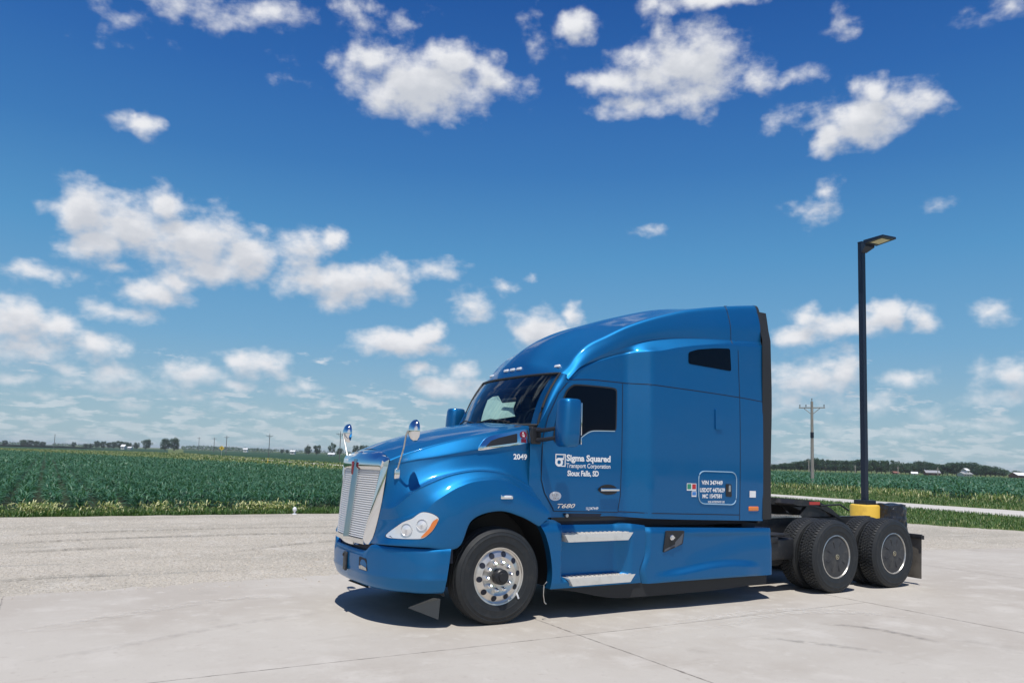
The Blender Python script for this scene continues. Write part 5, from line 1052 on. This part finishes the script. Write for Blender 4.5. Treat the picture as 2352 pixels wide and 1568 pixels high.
for px, ty, wpx, d_, lab, gr in ((21, 1011, 13, 560, 'small round tree at the far left horizon', None), (64, 1009, 18, 560, 'left tree of the far pair of broad trees', None), (78, 1010, 18, 560, 'right tree of the far pair of broad trees', None), (94, 1012, 13, 560, 'lighter low tree beside the far broad pair', None), (107, 1013.5, 15, 560, 'low dark tree ending the far left clump', None),
    (179, 1015, 10, 600, 'lone small round tree on the horizon', None), (232, 1011.5, 14, 560, 'tallest tree at the left end of the farmstead row', None), (344, 1010, 24, 560, 'large dark tree right of the farmstead row', None), (322, 1016.5, 15, 560, 'low tree against the large dark farmstead tree', None),
    (388, 1008.5, 26, 470, 'left part tree of the dark round pair', None), (408, 1007, 28, 480, 'big dark round tree behind the utility pole', None),
    (715, 1023, 16, 480, 'left tree of the bushy pair left of the truck', None), (735, 1022.5, 18, 480, 'right tree of the bushy pair left of the truck', None), (787, 1029, 16, 480, 'low bush tree beside the grille of the truck', None),
    (824, 1023, 16, 470, 'leftmost tree of three seen over the hood', None), (838, 1022.5, 18, 470, 'middle tree of three seen over the hood', None), (850, 1024, 14, 470, 'rightmost tree of three seen over the hood', None), (655, 1032, 9, 600, 'tiny far tree left of the white sheds', None), (667, 1032, 8, 600, 'tiny far tree beside the white sheds', None)):
    tree(px, ty, wpx, d_, lab, gr)
tree(770, 1016, 22, 430, 'open crowned tree standing tall left of the truck', None, 6)
for px, ty, wpx in ((247, 1013, 16), (259, 1016, 13), (270, 1014.5, 15), (284, 1013, 18), (297, 1015, 15), (306, 1016.5, 14), (218, 1018, 12), (205, 1018.5, 12)): tree(px, ty, wpx, 560+rnd.uniform(-15, 15), 'dark tree in the farmstead row on the left horizon', 'trees of the left farmstead row')
# far hedge and woods that read as one mass
n = 5200; px_ = np.concatenate([U(2600, 425, 640), U(900, 640, 880), U(500, 130, 230), U(600, -60, 60), U(600, 2300, 2480)]); dd = U(n, 850, 900); hh = np.interp(px_, [0, 200, 425, 470, 560, 640, 880, 2300, 2480], [2.6, 2.6, 3.9, 4.6, 4.0, 3.2, 3.0, 3.2, 3.5])
xy = np.array([at(a, b) for a, b in zip(px_, dd)])
strips('distant_woods', np.stack([xy[:, 0], xy[:, 1], U(n, 0, 1)**.8*hh], 1), U(n, 0, 6.28), U(n, 1, 2.2), U(n, 1.2, 2.4), U(n, -.8, 1.5), U(n, -1, 1.5), 1, lf, rng.choice(3, n), 'low bluish woods along the far horizon', 'woods', twist=U(n, -1, 1))
wallw = mat('white_siding', (.62, .62, .60), .7); roofg = mat('grey_roof', (.30, .31, .33), .7); roofw = mat('white_metal_roof', (.75, .76, .77), .4); dkw = mat('dark_opening', (.03, .035, .04), .6); redw = mat('dull_red_wall', (.22, .09, .07), .8)
def house(px, dist, w_, d_, h_, rh, wm, rm, label, name='farmhouse', cat='house', rz=0, wins=3, upper=None):
    x, y = at(px, dist); t_ = empty(name, (x, y, -.02), rz-math.atan2(cf_.x, cf_.y)); tag(t_, label, cat)
    MB().box((0, 0, h_/2), (w_, d_, h_)).add([(-w_/2, -d_/2, h_), (-w_/2, d_/2, h_), (-w_/2, 0, h_+rh), (w_/2, -d_/2, h_), (w_/2, d_/2, h_), (w_/2, 0, h_+rh)], [(0, 2, 1), (3, 4, 5)]).build('wall', wm, t_, smooth=False)
    MB().add([(-w_/2-.3, -d_/2-.3, h_-.1), (w_/2+.3, -d_/2-.3, h_-.1), (w_/2+.3, 0, h_+rh+.05), (-w_/2-.3, 0, h_+rh+.05), (w_/2+.3, d_/2+.3, h_-.1), (-w_/2-.3, d_/2+.3, h_-.1)], [(0, 1, 2, 3), (3, 2, 4, 5)]).build('roof', rm, t_, smooth=False)
    for i in range(wins): MB().box((-w_/2+w_*(i+.5)/wins, -d_/2-.02, h_*.5), (w_*.12 if name == 'farmhouse' else w_*.22, .05, h_*.4)).build('window' if name == 'farmhouse' else 'door', dkw, t_, smooth=False)
    if upper:
        u = MB().box((upper[0], 0, h_+upper[2]/2), (upper[1], d_*.8, upper[2])).build('upper_storey', wm, t_, smooth=False)
        MB().box((upper[0], -d_*.4-.02, h_+upper[2]*.5), (upper[1]*.25, .05, upper[2]*.4)).build('window', dkw, u, smooth=False)
        MB().add([(upper[0]-upper[1]/2-.2, -d_*.4-.2, h_+upper[2]), (upper[0]+upper[1]/2+.2, -d_*.4-.2, h_+upper[2]), (upper[0]+upper[1]/2+.2, 0, h_+upper[2]+.8), (upper[0]-upper[1]/2-.2, 0, h_+upper[2]+.8), (upper[0]+upper[1]/2+.2, d_*.4+.2, h_+upper[2]), (upper[0]-upper[1]/2-.2, d_*.4+.2, h_+upper[2])], [(0, 1, 2, 3), (3, 2, 4, 5)]).build('upper_roof', roofw, u, smooth=False)
    return t_
house(2141, 285, 4.4, 4.4, 1.0, .75, redw, roofg, 'low shed with grey roof and dark doors before the wood', 'farm_shed', 'shed', R(-15), 2)
house(2216, 285, 3.5, 3.4, .95, .6, wallw, roofg, 'white farmhouse with a taller upper storey before the wood', 'farmhouse', 'house', R(10), 3, (.35, 1.15, 1.15))
house(2347, 285, 6.6, 5, 1.0, .9, redw, roofw, 'long barn with white metal roof at the right edge', 'barn', 'barn', R(5), 3)
house(2101, 285, 1.7, 1.8, .55, .5, wallw, roofw, 'tiny pale shed left of the low farm shed', 'farm_shed', 'shed', R(-20), 1)
house(2058, 285, 1.6, 1.7, .6, .4, redw, redw, 'small rust red shed at the foot of the wood', 'farm_shed', 'shed', 0, 1)
house(769, 420, 3.2, 3, 1.0, .6, wallw, roofw, 'tiny white shed under the open crowned tree', 'farm_shed', 'shed', 0, 1)
house(680, 520, 3.0, 3, 1.8, .8, wallw, roofw, 'small far white shed left of the bushy trees', 'farm_shed', 'shed', 0, 1)
house(293, 500, 2.2, 3, 1.8, 1.2, wallw, roofw, 'tiny white farmhouse in the left farmstead row', 'farmhouse', 'house', 0, 1)
house(308, 500, 2.0, 3, 1.2, .6, wallw, roofw, 'tiny white shed right of the left farmstead house', 'farm_shed', 'shed', 0, 1)
house(572, 700, 3.6, 3, 2.5, 1.0, wallw, roofw, 'far white shed at the end of the low woods', 'farm_shed', 'shed', 0, 1)
# ================================================================ AIR
hb = bpy.data.meshes.new('haze'); bmz = bmesh.new(); bmesh.ops.create_cube(bmz, size=1)
for v in bmz.verts: v.co = Vector((v.co.x*6800, v.co.y*6800+2900, v.co.z*13+5.4))
bmz.to_mesh(hb); bmz.free(); ho = bpy.data.objects.new('haze', hb); C.objects.link(ho); ho['kind'] = 'stuff'; ho['label'] = 'thin pale summer haze over the far fields'
hm_ = bpy.data.materials.new('summer_haze'); hm_.use_nodes = True; hm_.node_tree.nodes.clear(); pv = N(hm_.node_tree, 'ShaderNodeVolumePrincipled'); pv.inputs['Color'].default_value = (.80, .88, .95, 1); pv.inputs['Density'].default_value = .00022
hu = N(hm_.node_tree, 'ShaderNodeOutputMaterial'); hm_.node_tree.links.new(pv.outputs[0], hu.inputs['Volume']); hb.materials.append(hm_)
